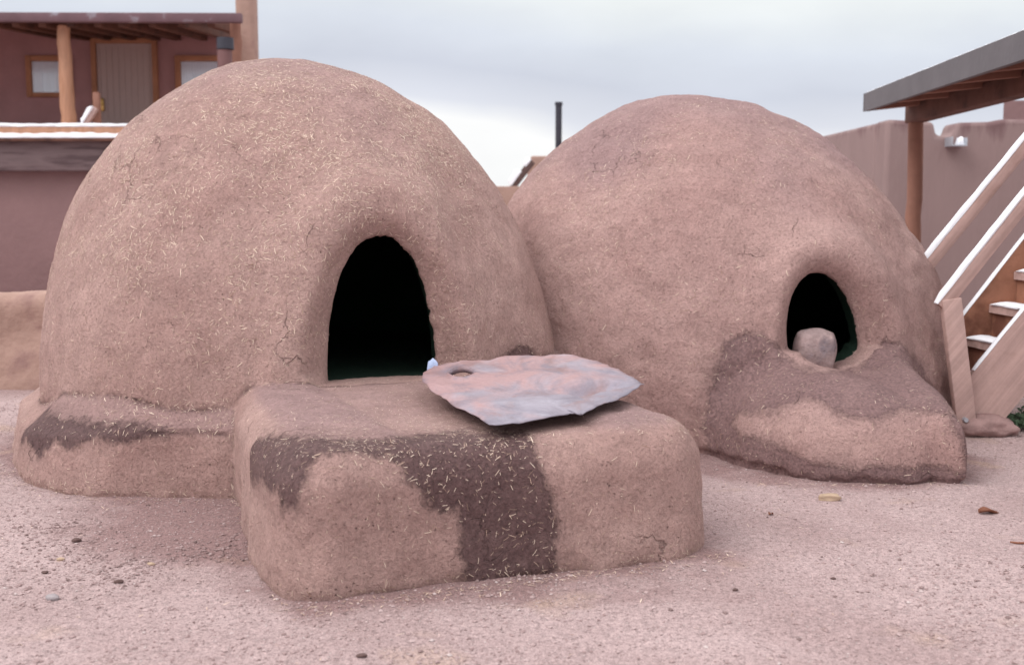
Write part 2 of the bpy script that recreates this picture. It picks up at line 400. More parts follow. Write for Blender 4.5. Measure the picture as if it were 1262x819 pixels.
def ground_material():
    m, nt, b = newmat('pink_gravelly_dirt')
    co = N(nt, 'ShaderNodeTexCoord').outputs['Object']
    big = noise(nt, co, .9, 5, .6, .5); med = noise(nt, co, 5, 6, .6, .3); fine = noise(nt, co, 60, 5, .7); gri = noise(nt, co, 190, 3, .65)
    c = mixc(nt, ramp(nt, big, [(.35, 0.0), (.62, 1.0)]), (.365, .258, .253), (.465, .347, .343))
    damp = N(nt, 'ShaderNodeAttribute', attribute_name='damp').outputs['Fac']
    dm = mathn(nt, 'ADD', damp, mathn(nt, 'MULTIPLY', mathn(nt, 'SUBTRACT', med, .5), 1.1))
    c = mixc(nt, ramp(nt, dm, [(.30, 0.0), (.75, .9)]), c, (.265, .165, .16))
    c = mixc(nt, mathn(nt, 'MULTIPLY', ramp(nt, noise(nt, co, 2.3, 3, .5), [(.60, 0.0), (.72, .5)]), 1.0), c, (.46, .32, .24))
    c = mixc(nt, 1.0, c, ramp(nt, fine, [(.28, .62), (.5, 1.0), (.72, 1.26)]), 'MULTIPLY')
    c = mixc(nt, 1.0, c, ramp(nt, gri, [(.30, .58), (.5, 1.0), (.72, 1.32)]), 'MULTIPLY')
    vo = N(nt, 'ShaderNodeTexVoronoi', i_Scale=75.0, i_Randomness=1.0); L(nt, co, vo.inputs['Vector'])
    rgb = N(nt, 'ShaderNodeSeparateColor'); L(nt, vo.outputs['Color'], rgb.inputs[0])
    peb = mathn(nt, 'MULTIPLY', ramp(nt, vo.outputs['Distance'], [(.22, 1.0), (.36, 0.0)]), ramp(nt, rgb.outputs[0], [(.55, 0.0), (.6, 1.0)]))
    c = mixc(nt, mathn(nt, 'MULTIPLY', peb, .8), c, ramp(nt, rgb.outputs[1], [(0, (.22, .155, .15)), (.45, (.37, .27, .265)), (.8, (.48, .37, .36)), (1, (.56, .47, .46))]))
    L(nt, c, b.inputs['Base Color']); b.inputs['Roughness'].default_value = .95
    nrm = bump(nt, med, .012); nrm = bump(nt, fine, .007, 1.0, nrm); nrm = bump(nt, mathn(nt, 'ADD', peb, gri), .0035, 1.0, nrm)
    L(nt, nrm, b.inputs['Normal'])
    return m
M['ground'] = ground_material()
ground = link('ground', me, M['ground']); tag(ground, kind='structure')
def dark_soil(x, y):  # darker soil round oven feet and before the shelf; moist patch at left
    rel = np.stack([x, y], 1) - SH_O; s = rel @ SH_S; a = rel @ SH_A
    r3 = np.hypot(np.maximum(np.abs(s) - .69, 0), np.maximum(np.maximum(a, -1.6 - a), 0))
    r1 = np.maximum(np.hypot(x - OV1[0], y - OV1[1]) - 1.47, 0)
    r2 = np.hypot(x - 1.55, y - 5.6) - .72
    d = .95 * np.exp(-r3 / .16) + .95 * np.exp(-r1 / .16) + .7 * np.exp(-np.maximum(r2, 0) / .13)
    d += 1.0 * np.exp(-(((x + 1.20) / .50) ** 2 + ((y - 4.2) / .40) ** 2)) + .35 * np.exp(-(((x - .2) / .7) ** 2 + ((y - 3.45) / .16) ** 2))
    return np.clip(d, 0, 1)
at_ = me.attributes.new('damp', 'FLOAT', 'POINT'); at_.data.foreach_set('value', dark_soil(V[:, 0], V[:, 1]).astype(np.float32))

# ------------------------------------------------------------------ straw slivers laid on a surface
def straws(P, Nn, count_len, width, rs, lift=.0012):
    """P,Nn: base points and normals; returns verts, faces, tone"""
    n = len(P)
    t = rs.normal(size=(n, 3)); t -= (t * Nn).sum(1, keepdims=True) * Nn
    t /= np.linalg.norm(t, axis=1, keepdims=True) + 1e-9
    b = np.cross(Nn, t); ln = count_len[:, None] / 2; w = width[:, None] / 2
    bend = rs.normal(size=(n, 1)) * .05 * ln
    tilt = np.abs(rs.normal(size=(n, 1))) * .10 * ln
    c0 = P + Nn * lift - t * ln; c1 = P + Nn * (lift + .0010) + b * bend; c2 = P + Nn * (lift + tilt) + t * ln
    V = np.stack([c0 - b * w * .7, c0 + b * w * .7, c1 - b * w + Nn * 0, c1 + b * w, c1 + Nn * w * .5, c2 - b * w * .7, c2 + b * w * .7], 1)
    V = V.reshape(-1, 3); o = np.arange(n) * 7
    F = np.concatenate([np.stack([o + 2, o + 3, o + 1, o], 1), np.stack([o + 5, o + 6, o + 3, o + 2], 1)])
    # drop the unused ridge vertex into the strip as a triangle so that it is no loose point
    F2 = np.stack([o + 3, o + 4, o + 2], 1)
    tone = np.repeat(rs.random(n) ** .9, 7)
    return V, F.tolist() + F2.tolist(), tone

def one_piece(Q, labq, li, other=0):
    sel = np.nonzero(labq == li)[0]; q = Q[sel]; comp = np.arange(Q.max() + 1)
    while True:
        m = comp[q].min(1); new = comp.copy()
        for i in range(4): np.minimum.at(new, q[:, i], m)
        new = new[new]
        if (new == comp).all(): break
        comp = new
    c = comp[q[:, 0]]; u, n = np.unique(c, return_counts=True)
    labq[sel[c != u[n.argmax()]]] = other
    return labq
def build_oven(name, loc, label, V, Q, Nv, lab, names, attrs, dens, mat, rs, group):
    root = empty(name, loc, label, 'outdoor oven', group)
    off = np.array(loc); area = .25 * np.ones(len(Q))
    a = V[Q[:, 2]] - V[Q[:, 0]]; b = V[Q[:, 3]] - V[Q[:, 1]]; area = .5 * np.linalg.norm(np.cross(a, b), axis=1)
    for li, pname in enumerate(names):
        sel = np.nonzero(lab == li)[0]
        if not len(sel): continue
        q = Q[sel]; used, inv = np.unique(q, return_inverse=True); q2 = inv.reshape(q.shape)
        PV = V[used] - off; faces = q2.tolist(); tone = np.zeros(len(PV)); nstraw = 0
        w = area[sel] * dens[sel]; tot = w.sum(); n = int(tot)
        SV = np.zeros((0, 3)); SF = []; ST_ = np.zeros(0)
        if n > 5:
            pick = rs.choice(len(sel), n, p=w / tot); f = q[pick]
            u = rs.random((n, 1)); v = rs.random((n, 1))
            Pp = (V[f[:, 0]] * (1 - u) + V[f[:, 1]] * u) * (1 - v) + (V[f[:, 3]] * (1 - u) + V[f[:, 2]] * u) * v
            Nn = (Nv[f[:, 0]] + Nv[f[:, 1]] + Nv[f[:, 2]] + Nv[f[:, 3]]); Nn /= np.linalg.norm(Nn, axis=1, keepdims=True)
            big = rs.random(n) < (.035 if pname == 'shelf' else .06); sc_ = .78 if pname == 'shelf' else .88
            ln = np.where(big, rs.uniform(.020, .042, n), np.clip(.006 + .0080 * rs.exponential(1.0, n), .005, .032)); wd = np.where(big, rs.uniform(.0020, .0036, n), rs.uniform(.0012, .0027, n))
            SV, SF, ST_ = straws(Pp - off, Nn, ln * sc_, wd * sc_, rs)
        base = len(PV)
        allV = np.concatenate([PV, SV]) if len(SV) else PV
        allF = faces + [[i + base for i in f] for f in SF]
        me = bpy.data.meshes.new(pname); me.from_pydata(allV.tolist(), [], allF)
        me.materials.append(mat); me.materials.append(M['straw'])
        me.polygons.foreach_set('material_index', [0] * len(faces) + [1] * len(SF))
        me.polygons.foreach_set('use_smooth', [True] * len(allF))
        for k, arr in attrs.items():
            at2 = me.attributes.new(k, 'FLOAT', 'POINT'); full = np.zeros(len(allV), np.float32); full[:base] = arr[used]; at2.data.foreach_set('value', full)
        at2 = me.attributes.new('tone', 'FLOAT', 'POINT'); full = np.zeros(len(allV), np.float32); full[base:] = ST_; at2.data.foreach_set('value', full)
        me.update()
        nn = np.zeros((len(allV), 3)); nn[:base] = Nv[used]
        if len(SV):
            vn = np.zeros(len(SV) * 3)
            nn[base:] = np.repeat(Nn, 7, axis=0)
        me.normals_split_custom_set_from_vertices(nn.tolist())
        o = bpy.data.objects.new(pname, me); C.objects.link(o); o.parent = root
    return root

def hit(px, py, F, org, h):
    """first point where a sight line of the reference view meets the solid F"""
    r = np.array(ray(px, py)); t = np.arange(2.5, 8.0, .006); P = np.array([0, 0, CAMH]) + t[:, None] * r
    ok = np.all((P > np.array(org)) & (P < np.array(org) + (np.array(F.shape) - 2) * h), axis=1) & (P[:, 2] > -.02)
    d = np.where(ok, sample(F, P, org, h), 9.0); i = np.nonzero(d < 0)[0]
    if len(i): return P[i[0]]
    g = gr(px, py); return np.array([g.x, g.y, -.03])
def gridpts(lo, hi, h):
    ax = [np.arange(lo[i], hi[i] + h, h, dtype=np.float32) for i in range(3)]
    return np.meshgrid(*ax, indexing='ij')
def egg(X, Y, Z, c, z0, R, H, p, h, lean=(0, 0)):
    zz = np.maximum(Z - z0, 0)
    t = zz / H
    k = (np.hypot(X - c[0] - lean[0] * t, Y - c[1] - lean[1] * t) / R) ** p + t ** p
    F = np.maximum(k, 1e-6) ** (1 / p) - 1
    g = np.gradient(F, h); gm = np.sqrt(g[0] ** 2 + g[1] ** 2 + g[2] ** 2)
    return F / np.maximum(gm, .25)
def lumps(V, Nv, amp=1.0, seed=0):
    d = .016 * vnoise(V, 2.2, seed + 1) + .011 * vnoise(V, 5.5, seed + 2) + .0050 * vnoise(V, 13, seed + 3) + .0024 * vnoise(V, 31, seed + 4)
    # overlapping hand-laid layers of plaster: soft terraces
    w = vnoise(V * np.array([1, 1, 1.4]), 1.9, seed + 5) + .35 * vnoise(V, 9, seed + 6)
    d = d + .0035 * (sstep(-.06, .02, w) + sstep(.34, .40, w) - 1)
    return d * amp

# ================================================================== oven 1 (front left)
H1 = .0165; lo = (-2.75, 3.25, -.10); hi = (.95, 7.65, 2.10)
X, Y, Z = gridpts(lo, hi, H1)
c1 = OV1
O1 = np.array([math.sin(math.radians(24)), -math.cos(math.radians(24))]); U1 = np.array([-O1[1], O1[0]])
dome = egg(X, Y, Z, c1, .24, 1.35, 1.735, 2.05, H1, lean=(-.10, 0))
al = (X - c1[0]) * O1[0] + (Y - c1[1]) * O1[1]          # outward along the door axis
ul = (X - c1[0]) * U1[0] + (Y - c1[1]) * U1[1]
def arch(ul, Z, zs, hw, ht, uc, pz=2.6, pw=2.0, lean=0.0):
    t = np.clip((Z - zs) / ht, -1, 3)
    tt = np.maximum(t, 0)
    k = (np.abs(ul - uc - lean * tt) / hw) ** pw + tt ** pz
    return (np.maximum(k, 1e-6) ** .5 - 1) * hw
# portal swelling round the door
port = smax(arch(ul, Z, .48, .43, .84, .02), al - (1.315 - .07 * np.clip((Z - .5) / .6, 0, 2)), .16)
port = np.maximum(port, -(al - .6))
dome_s = smin(dome, port, .20)
# plinth
px_, py_ = X + 1.09, Y - 6.10
ztp = .288 + .10 * np.clip(X + 1.4, -1.0, .2)
rho = np.hypot(px_, py_)
pl2 = smax(np.maximum(rho - (1.58 - .20 * np.clip(Z, 0, .3)), -.916 * px_ - .402 * py_ - (1.49 - .22 * np.clip(Z, 0, .3))), -(Y - 4.645 - .12 * Z + .03 * np.sin(X * 5)), .07)
plinth = smax(pl2, Z - (ztp + .85 * np.clip(-pl2, 0, .2)), .012)
# shelf
sx = (X - SH_O[0]) * SH_S[0] + (Y - SH_O[1]) * SH_S[1]; ax_ = (X - SH_O[0]) * SH_A[0] + (Y - SH_O[1]) * SH_A[1]
rr = .19; bat = .10 * np.clip(Z, 0, .5)
dx = np.abs(sx + .02) - (.768 - bat * .5 - .02 * np.sin(ax_ * 3)); dy = np.maximum(ax_ + bat * .6 + .045 * np.sin((sx + .9) * 2.3) ** 2 - .03, -1.75 - ax_)
d2 = np.hypot(np.maximum(dx + rr, 0), np.maximum(dy + rr, 0)) + np.minimum(np.maximum(dx, dy) + rr, 0) - rr
ztop = .470 - .02 * sx * 0 - .03 * np.clip(ax_ + .35, 0, 1)
r2_ = .145
shelf = np.hypot(np.maximum(d2 + r2_, 0), np.maximum(Z - ztop + r2_, 0)) + np.minimum(np.maximum(d2, Z - ztop) + r2_, 0) - r2_
body = smin(np.minimum(dome_s, plinth), shelf, .018)
xg = .012 * np.sin(X * 17 + Y * 5) + .010 * np.sin(X * 41 - Y * 29)
body = body +   .013 * np.clip((.010 + xg * .7 - Z) / .02, 0, 1)
# chamber and door
cav = egg(X, Y, Z, c1, .46, 1.06, 1.30, 2.0, H1)
cav = np.maximum(cav, .445 - Z)
fl = (.9 * np.clip(al - 1.20, 0, .13) + 2.2 * np.clip(al - 1.20, 0, .13) ** 2 + .9 * np.clip(1.175 - al, 0, .05)) * np.clip((Z - .40) / .12, 0, 1)
door = arch(ul, Z, .49, .252, .605, .028, 2.2) - fl
door = np.maximum(door, (.458) - Z)
door = np.maximum(door, .7 - al)
hole = np.minimum(cav, door)
full = smax(body, -hole, .03)
V, Q = surface_nets(full, lo, H1)
Nv, _ = vnormals(V, Q)
sd_dome = sample(dome_s, V, lo, H1); sd_pl = sample(plinth, V, lo, H1); sd_sh = sample(shelf, V, lo, H1); sd_cav = sample(cav, V, lo, H1); sd_door = sample(door, V, lo, H1)
av = (V[:, 0] - c1[0]) * O1[0] + (V[:, 1] - c1[1]) * O1[1]; uv_ = (V[:, 0] - c1[0]) * U1[0] + (V[:, 1] - c1[1]) * U1[1]
rad = np.hypot(V[:, 0] - c1[0], V[:, 1] - c1[1])
sbody = sample(body, V, lo, H1)
depth_in = -sbody                      # how far under the outer skin
indoor = np.where(np.minimum(sd_cav, sd_door) < .03, 1.0, 0.0)
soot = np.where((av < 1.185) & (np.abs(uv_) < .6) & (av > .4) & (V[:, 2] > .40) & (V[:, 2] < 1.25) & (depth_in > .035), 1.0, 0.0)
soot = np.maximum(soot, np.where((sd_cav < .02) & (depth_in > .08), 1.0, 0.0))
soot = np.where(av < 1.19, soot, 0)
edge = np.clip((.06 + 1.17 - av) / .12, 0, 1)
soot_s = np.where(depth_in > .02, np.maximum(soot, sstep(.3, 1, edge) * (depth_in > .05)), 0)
Vn = V + Nv * (lumps(V, Nv, 1.0, 10) * (1 - soot * .7) * (.4 + .6 * sstep(.01, .10, sd_door)))[:, None]
Vn[:, 2] = np.where((V[:, 2] < 1.0) & (soot > .5), V[:, 2], Vn[:, 2])
# ragged plaster lip round the door
lip = np.exp(-((av - 1.19) / .03) ** 2) * (np.abs(uv_) < .3) * (V[:, 2] > .55) * (V[:, 2] < 1.2)
Vn += Nv * (lip * .010 * (uv_ > -.1) * vnoise(V, 24, 91))[:, None]
V = Vn
Nv, _ = vnormals(V, Q)
sdo = np.stack([sd_dome, sd_pl, sd_sh], 1); lab_v = sdo.argmin(1)
lab_v = np.where(soot > .5, 3, lab_v)
labq = np.median(lab_v[Q], axis=1).astype(int)
for li in (1, 2, 3): labq = one_piece(Q, labq, li)
srt = np.sort(sdo, axis=1)
seam = np.exp(-((srt[:, 1] - srt[:, 0]) / .013) ** 2) * (soot < .5)
seam = np.maximum(seam, .9 * np.exp(-((V[:, 2] - .272 - .008 * np.sin(V[:, 0] * 13)) / .010) ** 2) * (lab_v == 1) * (V[:, 0] > -1.8) * (V[:, 0] < -1.18) * (V[:, 1] < 5))
# stains in the shelf's own coordinates: s across the front, z up
S_ = (V[:, 0] - SH_O[0]) * SH_S[0] + (V[:, 1] - SH_O[1]) * SH_S[1]; A_ = (V[:, 0] - SH_O[0]) * SH_A[0] + (V[:, 1] - SH_O[1]) * SH_A[1]
def obl(P):     # oblique chart of the block: unrolls its front, left side and top onto one plane
    S = (P[:, 0] - SH_O[0]) * SH_S[0] + (P[:, 1] - SH_O[1]) * SH_S[1]; A = (P[:, 0] - SH_O[0]) * SH_A[0] + (P[:, 1] - SH_O[1]) * SH_A[1]
    return np.stack([S + .5 * A, P[:, 2] - .35 * A], 1)
STAIN1 = obl(np.array([hit(px, py, shelf, lo, H1) for px, py in [(302, 552), (318, 540), (360, 538), (420, 540), (470, 540), (520, 535), (570, 530), (610, 526), (650, 528), (660, 550), (672, 580), (683, 620), (688, 660), (684, 700),
          (570, 712), (568, 690), (566, 655), (564, 628), (546, 634), (528, 624), (512, 598), (492, 572), (470, 562), (430, 558), (396, 562), (382, 578), (374, 600), (366, 628), (350, 634), (342, 600), (334, 612), (324, 590), (312, 596), (306, 575)]]))
bot = STAIN1[13:15].copy(); bot[:, 1] = -.2; STAIN1 = np.concatenate([STAIN1[:14], bot, STAIN1[14:]])
stain = polysd(obl(V), STAIN1); stain = np.where((lab_v == 2) & (A_ > -.6), stain, .3)
# damp blotches on the plinth shoulder and where the wall meets the shelf
az = np.arctan2(V[:, 0] + 1.12, -(V[:, 1] - 6.06))
PLS = [(-.88, .30), (-.75, .30), (-.40, .30), (-.20, .31), (-.22, .25), (-.36, .215), (-.46, .235), (-.56, .165), (-.62, .195), (-.70, .10), (-.80, .16), (-.88, .1)]
pst = polysd(np.stack([az, V[:, 2]], 1) * np.array([1.5, 1]), [(a * 1.5, b) for a, b in PLS]); pst = np.where(lab_v == 1, pst + .012 + .02 * vnoise(V, 8, 95), .3)
stain = np.minimum(stain, pst)
blob = lambda cx, cy, cz, r, sx=1, sy=1, sz=1: np.sqrt(((V[:, 0] - cx) * sx) ** 2 + ((V[:, 1] - cy) * sy) ** 2 + ((V[:, 2] - cz) * sz) ** 2) - r
stain = np.minimum(stain, np.where(lab_v == 0, np.minimum(blob(.12, 5.38, .50, .14, .7, .7, 1.8), blob(-1.72, 4.90, .375, .10, .35, 1, 4.0)), .3) + .02)
stain = np.where((soot > .5), .3, stain)
crust = sstep(1.45, 1.9, V[:, 2] + .25 * vnoise(V, 1.7, 31)) * .55
crust = np.maximum(crust, np.where(lab_v == 2, sstep(.44, .475, V[:, 2]) * .75, 0))
crust = np.maximum(crust, np.where(lab_v == 1, sstep(.25, .30, V[:, 2]) * .5, 0))
# straw density per square metre
ctr = V[Q].mean(1)
cl = vnoise(ctr, 2.6, 41) * .5 + vnoise(ctr, 7, 42) * .5
dens = 5200 * np.clip(.6 + 1.2 * cl, .15, 2.2)
upper = sstep(.7, 1.5, ctr[:, 2] - .35 * (ctr[:, 0] + 1.0)); dens *= .45 + 1.1 * upper
dens = np.where(labq == 2, 3000 * np.clip(.6 + 1.2 * cl, .12, 2) * (.35 + .8 * sstep(.36, .46, ctr[:, 2]) + .6 * (stain[Q].mean(1) < 0)), dens)
dens = np.where(labq == 1, 1500 * np.clip(.6 + cl, .15, 2) * (.45 + 1.5 * sstep(.24, .30, ctr[:, 2])), dens)
dens += 1500 * (seam[Q].mean(1) > .5)
dens += 2200 * (ctr[:, 2] < .045) * (labq > 0)
dens = np.where((labq == 3) | (soot[Q].max(1) > .1), 0, dens)
dens = np.where(ctr[:, 2] < -.01, 0, dens)
build_oven('adobe_oven', (c1[0], c1[1], 0), 'large beehive adobe oven flecked with straw, with a deep block shelf holding a metal sheet', V, Q, Nv, labq,
           ['dome', 'plinth', 'shelf', 'firing_chamber'], {'stain': stain, 'soot': soot_s, 'seam': seam, 'crust': crust}, dens, M['adobe'], np.random.default_rng(3), 'beehive adobe ovens')

# ================================================================== oven 2 (behind right)
lo = (-.65, 4.65, -.10); hi = (2.95, 8.85, 2.10)
X, Y, Z = gridpts(lo, hi, H1)
c2 = OV2
O2 = np.array([math.sin(math.radians(17)), -math.cos(math.radians(17))]); U2 = np.array([-O2[1], O2[0]])
dome = egg(X, Y, Z, c2, .18, 1.56, 1.74, 1.86, H1, lean=(-.15, 0))
al = (X - c2[0]) * O2[0] + (Y - c2[1]) * O2[1]; ul = (X - c2[0]) * U2[0] + (Y - c2[1]) * U2[1]
port = smax(arch(ul, Z, .42, .38, .66, .0), al - (1.53 - .06 * np.clip((Z - .4) / .5, 0, 2)), .16)
port = np.maximum(port, -(al - .7))
dome_s = smin(dome, port, .20)
foot = [(1.02, 6.3), (.95, 5.76), (1.10, 5.34), (1.33, 5.08), (1.60, 4.975), (2.02, 4.915), (2.08, 5.4), (2.12, 6.3)]
g2 = np.stack([X[:, :, 0].ravel(), Y[:, :, 0].ravel()], 1)
f2 = polysd(g2, foot).reshape(X.shape[:2])[:, :, None] + 0 * Z
zt2 = .392 + .16 * np.clip(Y - 5.2, -.4, .5) - .22 * np.clip(1.34 - X, 0, 1) - .05 * np.clip(X - 1.8, 0, 1)
wf = np.clip((1.95 - X) / .15, 0, 1) * .7 + .3
shelf = smax(f2 + wf * .13 * (np.clip(Z, 0, .6) / .33) ** 2.6, Z - zt2, .12)
body = smin(dome_s, shelf, .09)
xg = .012 * np.sin(X * 17 + Y * 5) + .010 * np.sin(X * 41 - Y * 29)
body = body + .020 * np.clip((.010 + xg * .7 - Z) / .02, 0, 1)
cav = np.maximum(egg(X, Y, Z, c2, .42, 1.27, 1.32, 2.0, H1), .415 - Z)
fl = (.8 * np.clip(al - 1.41, 0, .12) + 2.0 * np.clip(al - 1.41, 0, .12) ** 2 + .9 * np.clip(1.38 - al, 0, .05)) * np.clip((Z - .36) / .12, 0, 1)
door = arch(ul, Z, .50, .212, .39, -.030, 2.2, 2.0, -.06) - fl
zb = np.clip((.50 - Z) / .09, 0, 1)
door = np.maximum(door, (np.sqrt((np.abs(ul + .030) / .212) ** 2 + zb ** 2) - 1) * .12 * (Z < .5) + door * (Z >= .5))
door = np.maximum(door, .8 - al)
full = smax(body, -np.minimum(cav, door), .045)
V, Q = surface_nets(full, lo, H1); Nv, _ = vnormals(V, Q)
sd_dome = sample(dome_s, V, lo, H1); sd_sh = sample(shelf, V, lo, H1); sd_cav = sample(cav, V, lo, H1); sd_door = sample(door, V, lo, H1)
sbody = sample(body, V, lo, H1); depth_in = -sbody
av = (V[:, 0] - c2[0]) * O2[0] + (V[:, 1] - c2[1]) * O2[1]; uv_ = (V[:, 0] - c2[0]) * U2[0] + (V[:, 1] - c2[1]) * U2[1]
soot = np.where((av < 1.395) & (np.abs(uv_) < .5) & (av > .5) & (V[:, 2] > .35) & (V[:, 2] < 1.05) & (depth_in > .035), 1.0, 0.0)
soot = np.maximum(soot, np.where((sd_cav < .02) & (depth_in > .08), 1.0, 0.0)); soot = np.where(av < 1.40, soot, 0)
V = V + Nv * (lumps(V, Nv, 1.15, 50) * (1 - soot * .7) * (.25 + .75 * sstep(.01, .12, sd_door)))[:, None]; Nv, _ = vnormals(V, Q)
lab_v = np.where(sd_dome < sd_sh, 0, 1); lab_v = np.where(soot > .5, 2, lab_v); labq = np.median(lab_v[Q], axis=1).astype(int)
for li in (1, 2): labq = one_piece(Q, labq, li)
# damp ring hugging the shelf: around the door sides, over the shelf top, and along the foot
df = sd_dome - sd_sh
P2 = np.stack([V[:, 0], V[:, 2]], 1)
def chart(P): return np.stack([P[:, 0] - .28 * P[:, 1], P[:, 2] + .16 * P[:, 1]], 1)
def led(px, py): return hit(px, py, body, lo, H1)
OUTER = chart(np.array([led(*p) for p in [(872, 556), (866, 530), (872, 495), (882, 455), (893, 422), (915, 408), (940, 409), (955, 425), (968, 440), (985, 452), (1018, 458), (1060, 452), (1072, 436), (1090, 418), (1112, 424), (1135, 448), (1152, 480), (1168, 510)]]))
oo = chart(np.array([[2.4, 5.2, .25], [2.4, 5.0, -.4], [.5, 5.4, -.4]])); OUTER = np.concatenate([OUTER, oo])
INNER = chart(np.array([led(*p) for p in [(902, 522), (912, 510), (935, 508), (958, 508), (975, 498), (992, 491), (1010, 494), (1030, 508), (1055, 514), (1076, 521), (1095, 510), (1120, 506), (1150, 510), (1168, 514), (1186, 545), (1189, 578), (1165, 574), (1120, 578), (1075, 574), (1050, 578), (1010, 572), (985, 562), (960, 548), (935, 542), (912, 535)]]))
top_st = np.maximum(polysd(chart(V), OUTER), -polysd(chart(V), INNER))
front = V[:, 1] < 6.1
stain = np.where(front, top_st, .3); stain = np.where((np.abs(uv_ + .01) < .24) & (av < 1.53) & (V[:, 2] > .44), .3, stain)
stain = np.where(soot > .5, .3, stain)
seam = np.zeros(len(V))
crust = sstep(1.35, 1.75, V[:, 2] + .3 * vnoise(V, 2.0, 61)) * .75
crust = np.maximum(crust, .5 * sstep(.1, .7, vnoise(V, 1.9, 66)) * (V[:, 2] > .9))
ctr = V[Q].mean(1); cl = vnoise(ctr, 2.6, 71) * .5 + vnoise(ctr, 8, 72) * .5
dens = 1700 * np.clip(.35 + 1.8 * cl, .05, 2.4) * (.6 + .8 * sstep(.8, 1.5, ctr[:, 2]))
dens = np.where(labq == 1, 1300 * np.clip(.4 + 1.3 * cl + .4 * (ctr[:, 0] - 1.6), .1, 2), dens)
dens = np.where((labq == 2) | (ctr[:, 2] < -.01), 0, dens)
build_oven('adobe_oven', (c2[0], c2[1], 0), 'beehive adobe oven standing behind, with a low sloping damp sill under its stone-blocked mouth', V, Q, Nv, labq,
           ['dome', 'shelf', 'firing_chamber'], {'stain': stain, 'soot': soot, 'seam': seam, 'crust': crust}, dens, M['adobe_old'], np.random.default_rng(4), 'beehive adobe ovens')

# ================================================================== metal sheet on the shelf
def on_sheet(px, py):
    # plane z = .502 + .055*(y-3.85)
    r = ray(px, py); k = .055; z0 = .503 - k * 3.85
    t = (z0 - CAMH) / (r.z - k * r.y); return Vector((0, 0, CAMH)) + r * t
out_px = [(520, 466), (522, 458), (533, 451), (548, 448), (570, 446), (597, 444), (622, 440), (650, 439.5), (676, 440), (705, 440), (728, 443), (745, 448), (762, 455), (778, 463), (788, 469), (793, 475),
          (787, 479), (776, 483), (764, 488), (752, 494), (738, 499), (727, 504), (717, 509.5), (714, 507), (702, 507), (688, 511), (668, 514), (648, 517), (628, 521), (610, 523.5), (604, 522), (594, 514), (580, 508), (562, 501), (546, 492), (532, 483), (523, 474)]
op = [on_sheet(*p) for p in out_px]
den = []
for i in range(len(op)):
    a, b = op[i], op[(i + 1) % len(op)]
    for k in range(5): den.append(a.lerp(b, k / 5))
NO = len(den); hc = on_sheet(569, 461); MR = 34
ang0 = [math.atan2(p.y - hc.y, p.x - hc.x) for p in den]
rs = np.random.default_rng(11); sv = []
hr = (on_sheet(586, 461) - hc).x
for r in range(MR + 1):
    t = (r / MR) ** 1.2
    for i, p in enumerate(den):
        h0 = hc + Vector((math.cos(ang0[i]) * hr, math.sin(ang0[i]) * hr * 1.9, 0)); h0.z = hc.z + .055 * (h0.y - hc.y)
        q = h0.lerp(p, t); sv.append((q.x, q.y, q.z))
SV = np.array(sv); tt = np.repeat((np.arange(MR + 1) / MR) ** 1.2, NO)
P3 = SV.copy(); P3[:, 2] = 0
wz = .014 * vnoise(P3, 4.0, 5) * np.clip(tt * 2, 0, 1) + -.0 + 0.0055 * vnoise(P3, 10, 6) + .003 * vnoise(P3, 30, 7) * tt
# shallow crease running to the right corner, and a dent
cr = np.abs((SV[:, 1] - 4.28) - .18 * (SV[:, 0] - .1)); wz += -.026 * np.exp(-(cr / .04) ** 2) * sstep(.05, .3, SV[:, 0]) * (1 - sstep(.42, .5, SV[:, 0]))
wz += -.012 * np.exp(-(((SV[:, 0] - .28) / .05) ** 2 + ((SV[:, 1] - 4.2) / .10) ** 2))
wz += -.010 * sstep(.90, 1, tt) * (.5 + .5 * vnoise(P3, 9, 8)); wz += .010 * np.exp(-tt / .06)
rim = (tt > .999); SV[:, 2] += wz
SV[:, 0] += np.where(rim, .005 * vnoise(P3, 45, 21), 0); SV[:, 1] += np.where(rim, .008 * vnoise(P3, 45, 22), 0)
fc = []
base0 = len(SV); shade_collar = SV[:NO].copy(); shade_collar[:, 2] -= .026; SV = np.concatenate([SV, shade_collar])  # downturned ring added under the hole so its inside looks darker
for i in range(NO): fc.append((base0 + i, i, (i + 1) % NO, base0 + (i + 1) % NO))
for r in range(MR):
    for i in range(NO):
        j = (i + 1) % NO; fc.append((r * NO + i, (r + 1) * NO + i, (r + 1) * NO + j, r * NO + j))
me = arrays_mesh('metal_sheet', SV, fc)
me.polygons.foreach_set('use_smooth', [True] * len(me.polygons))
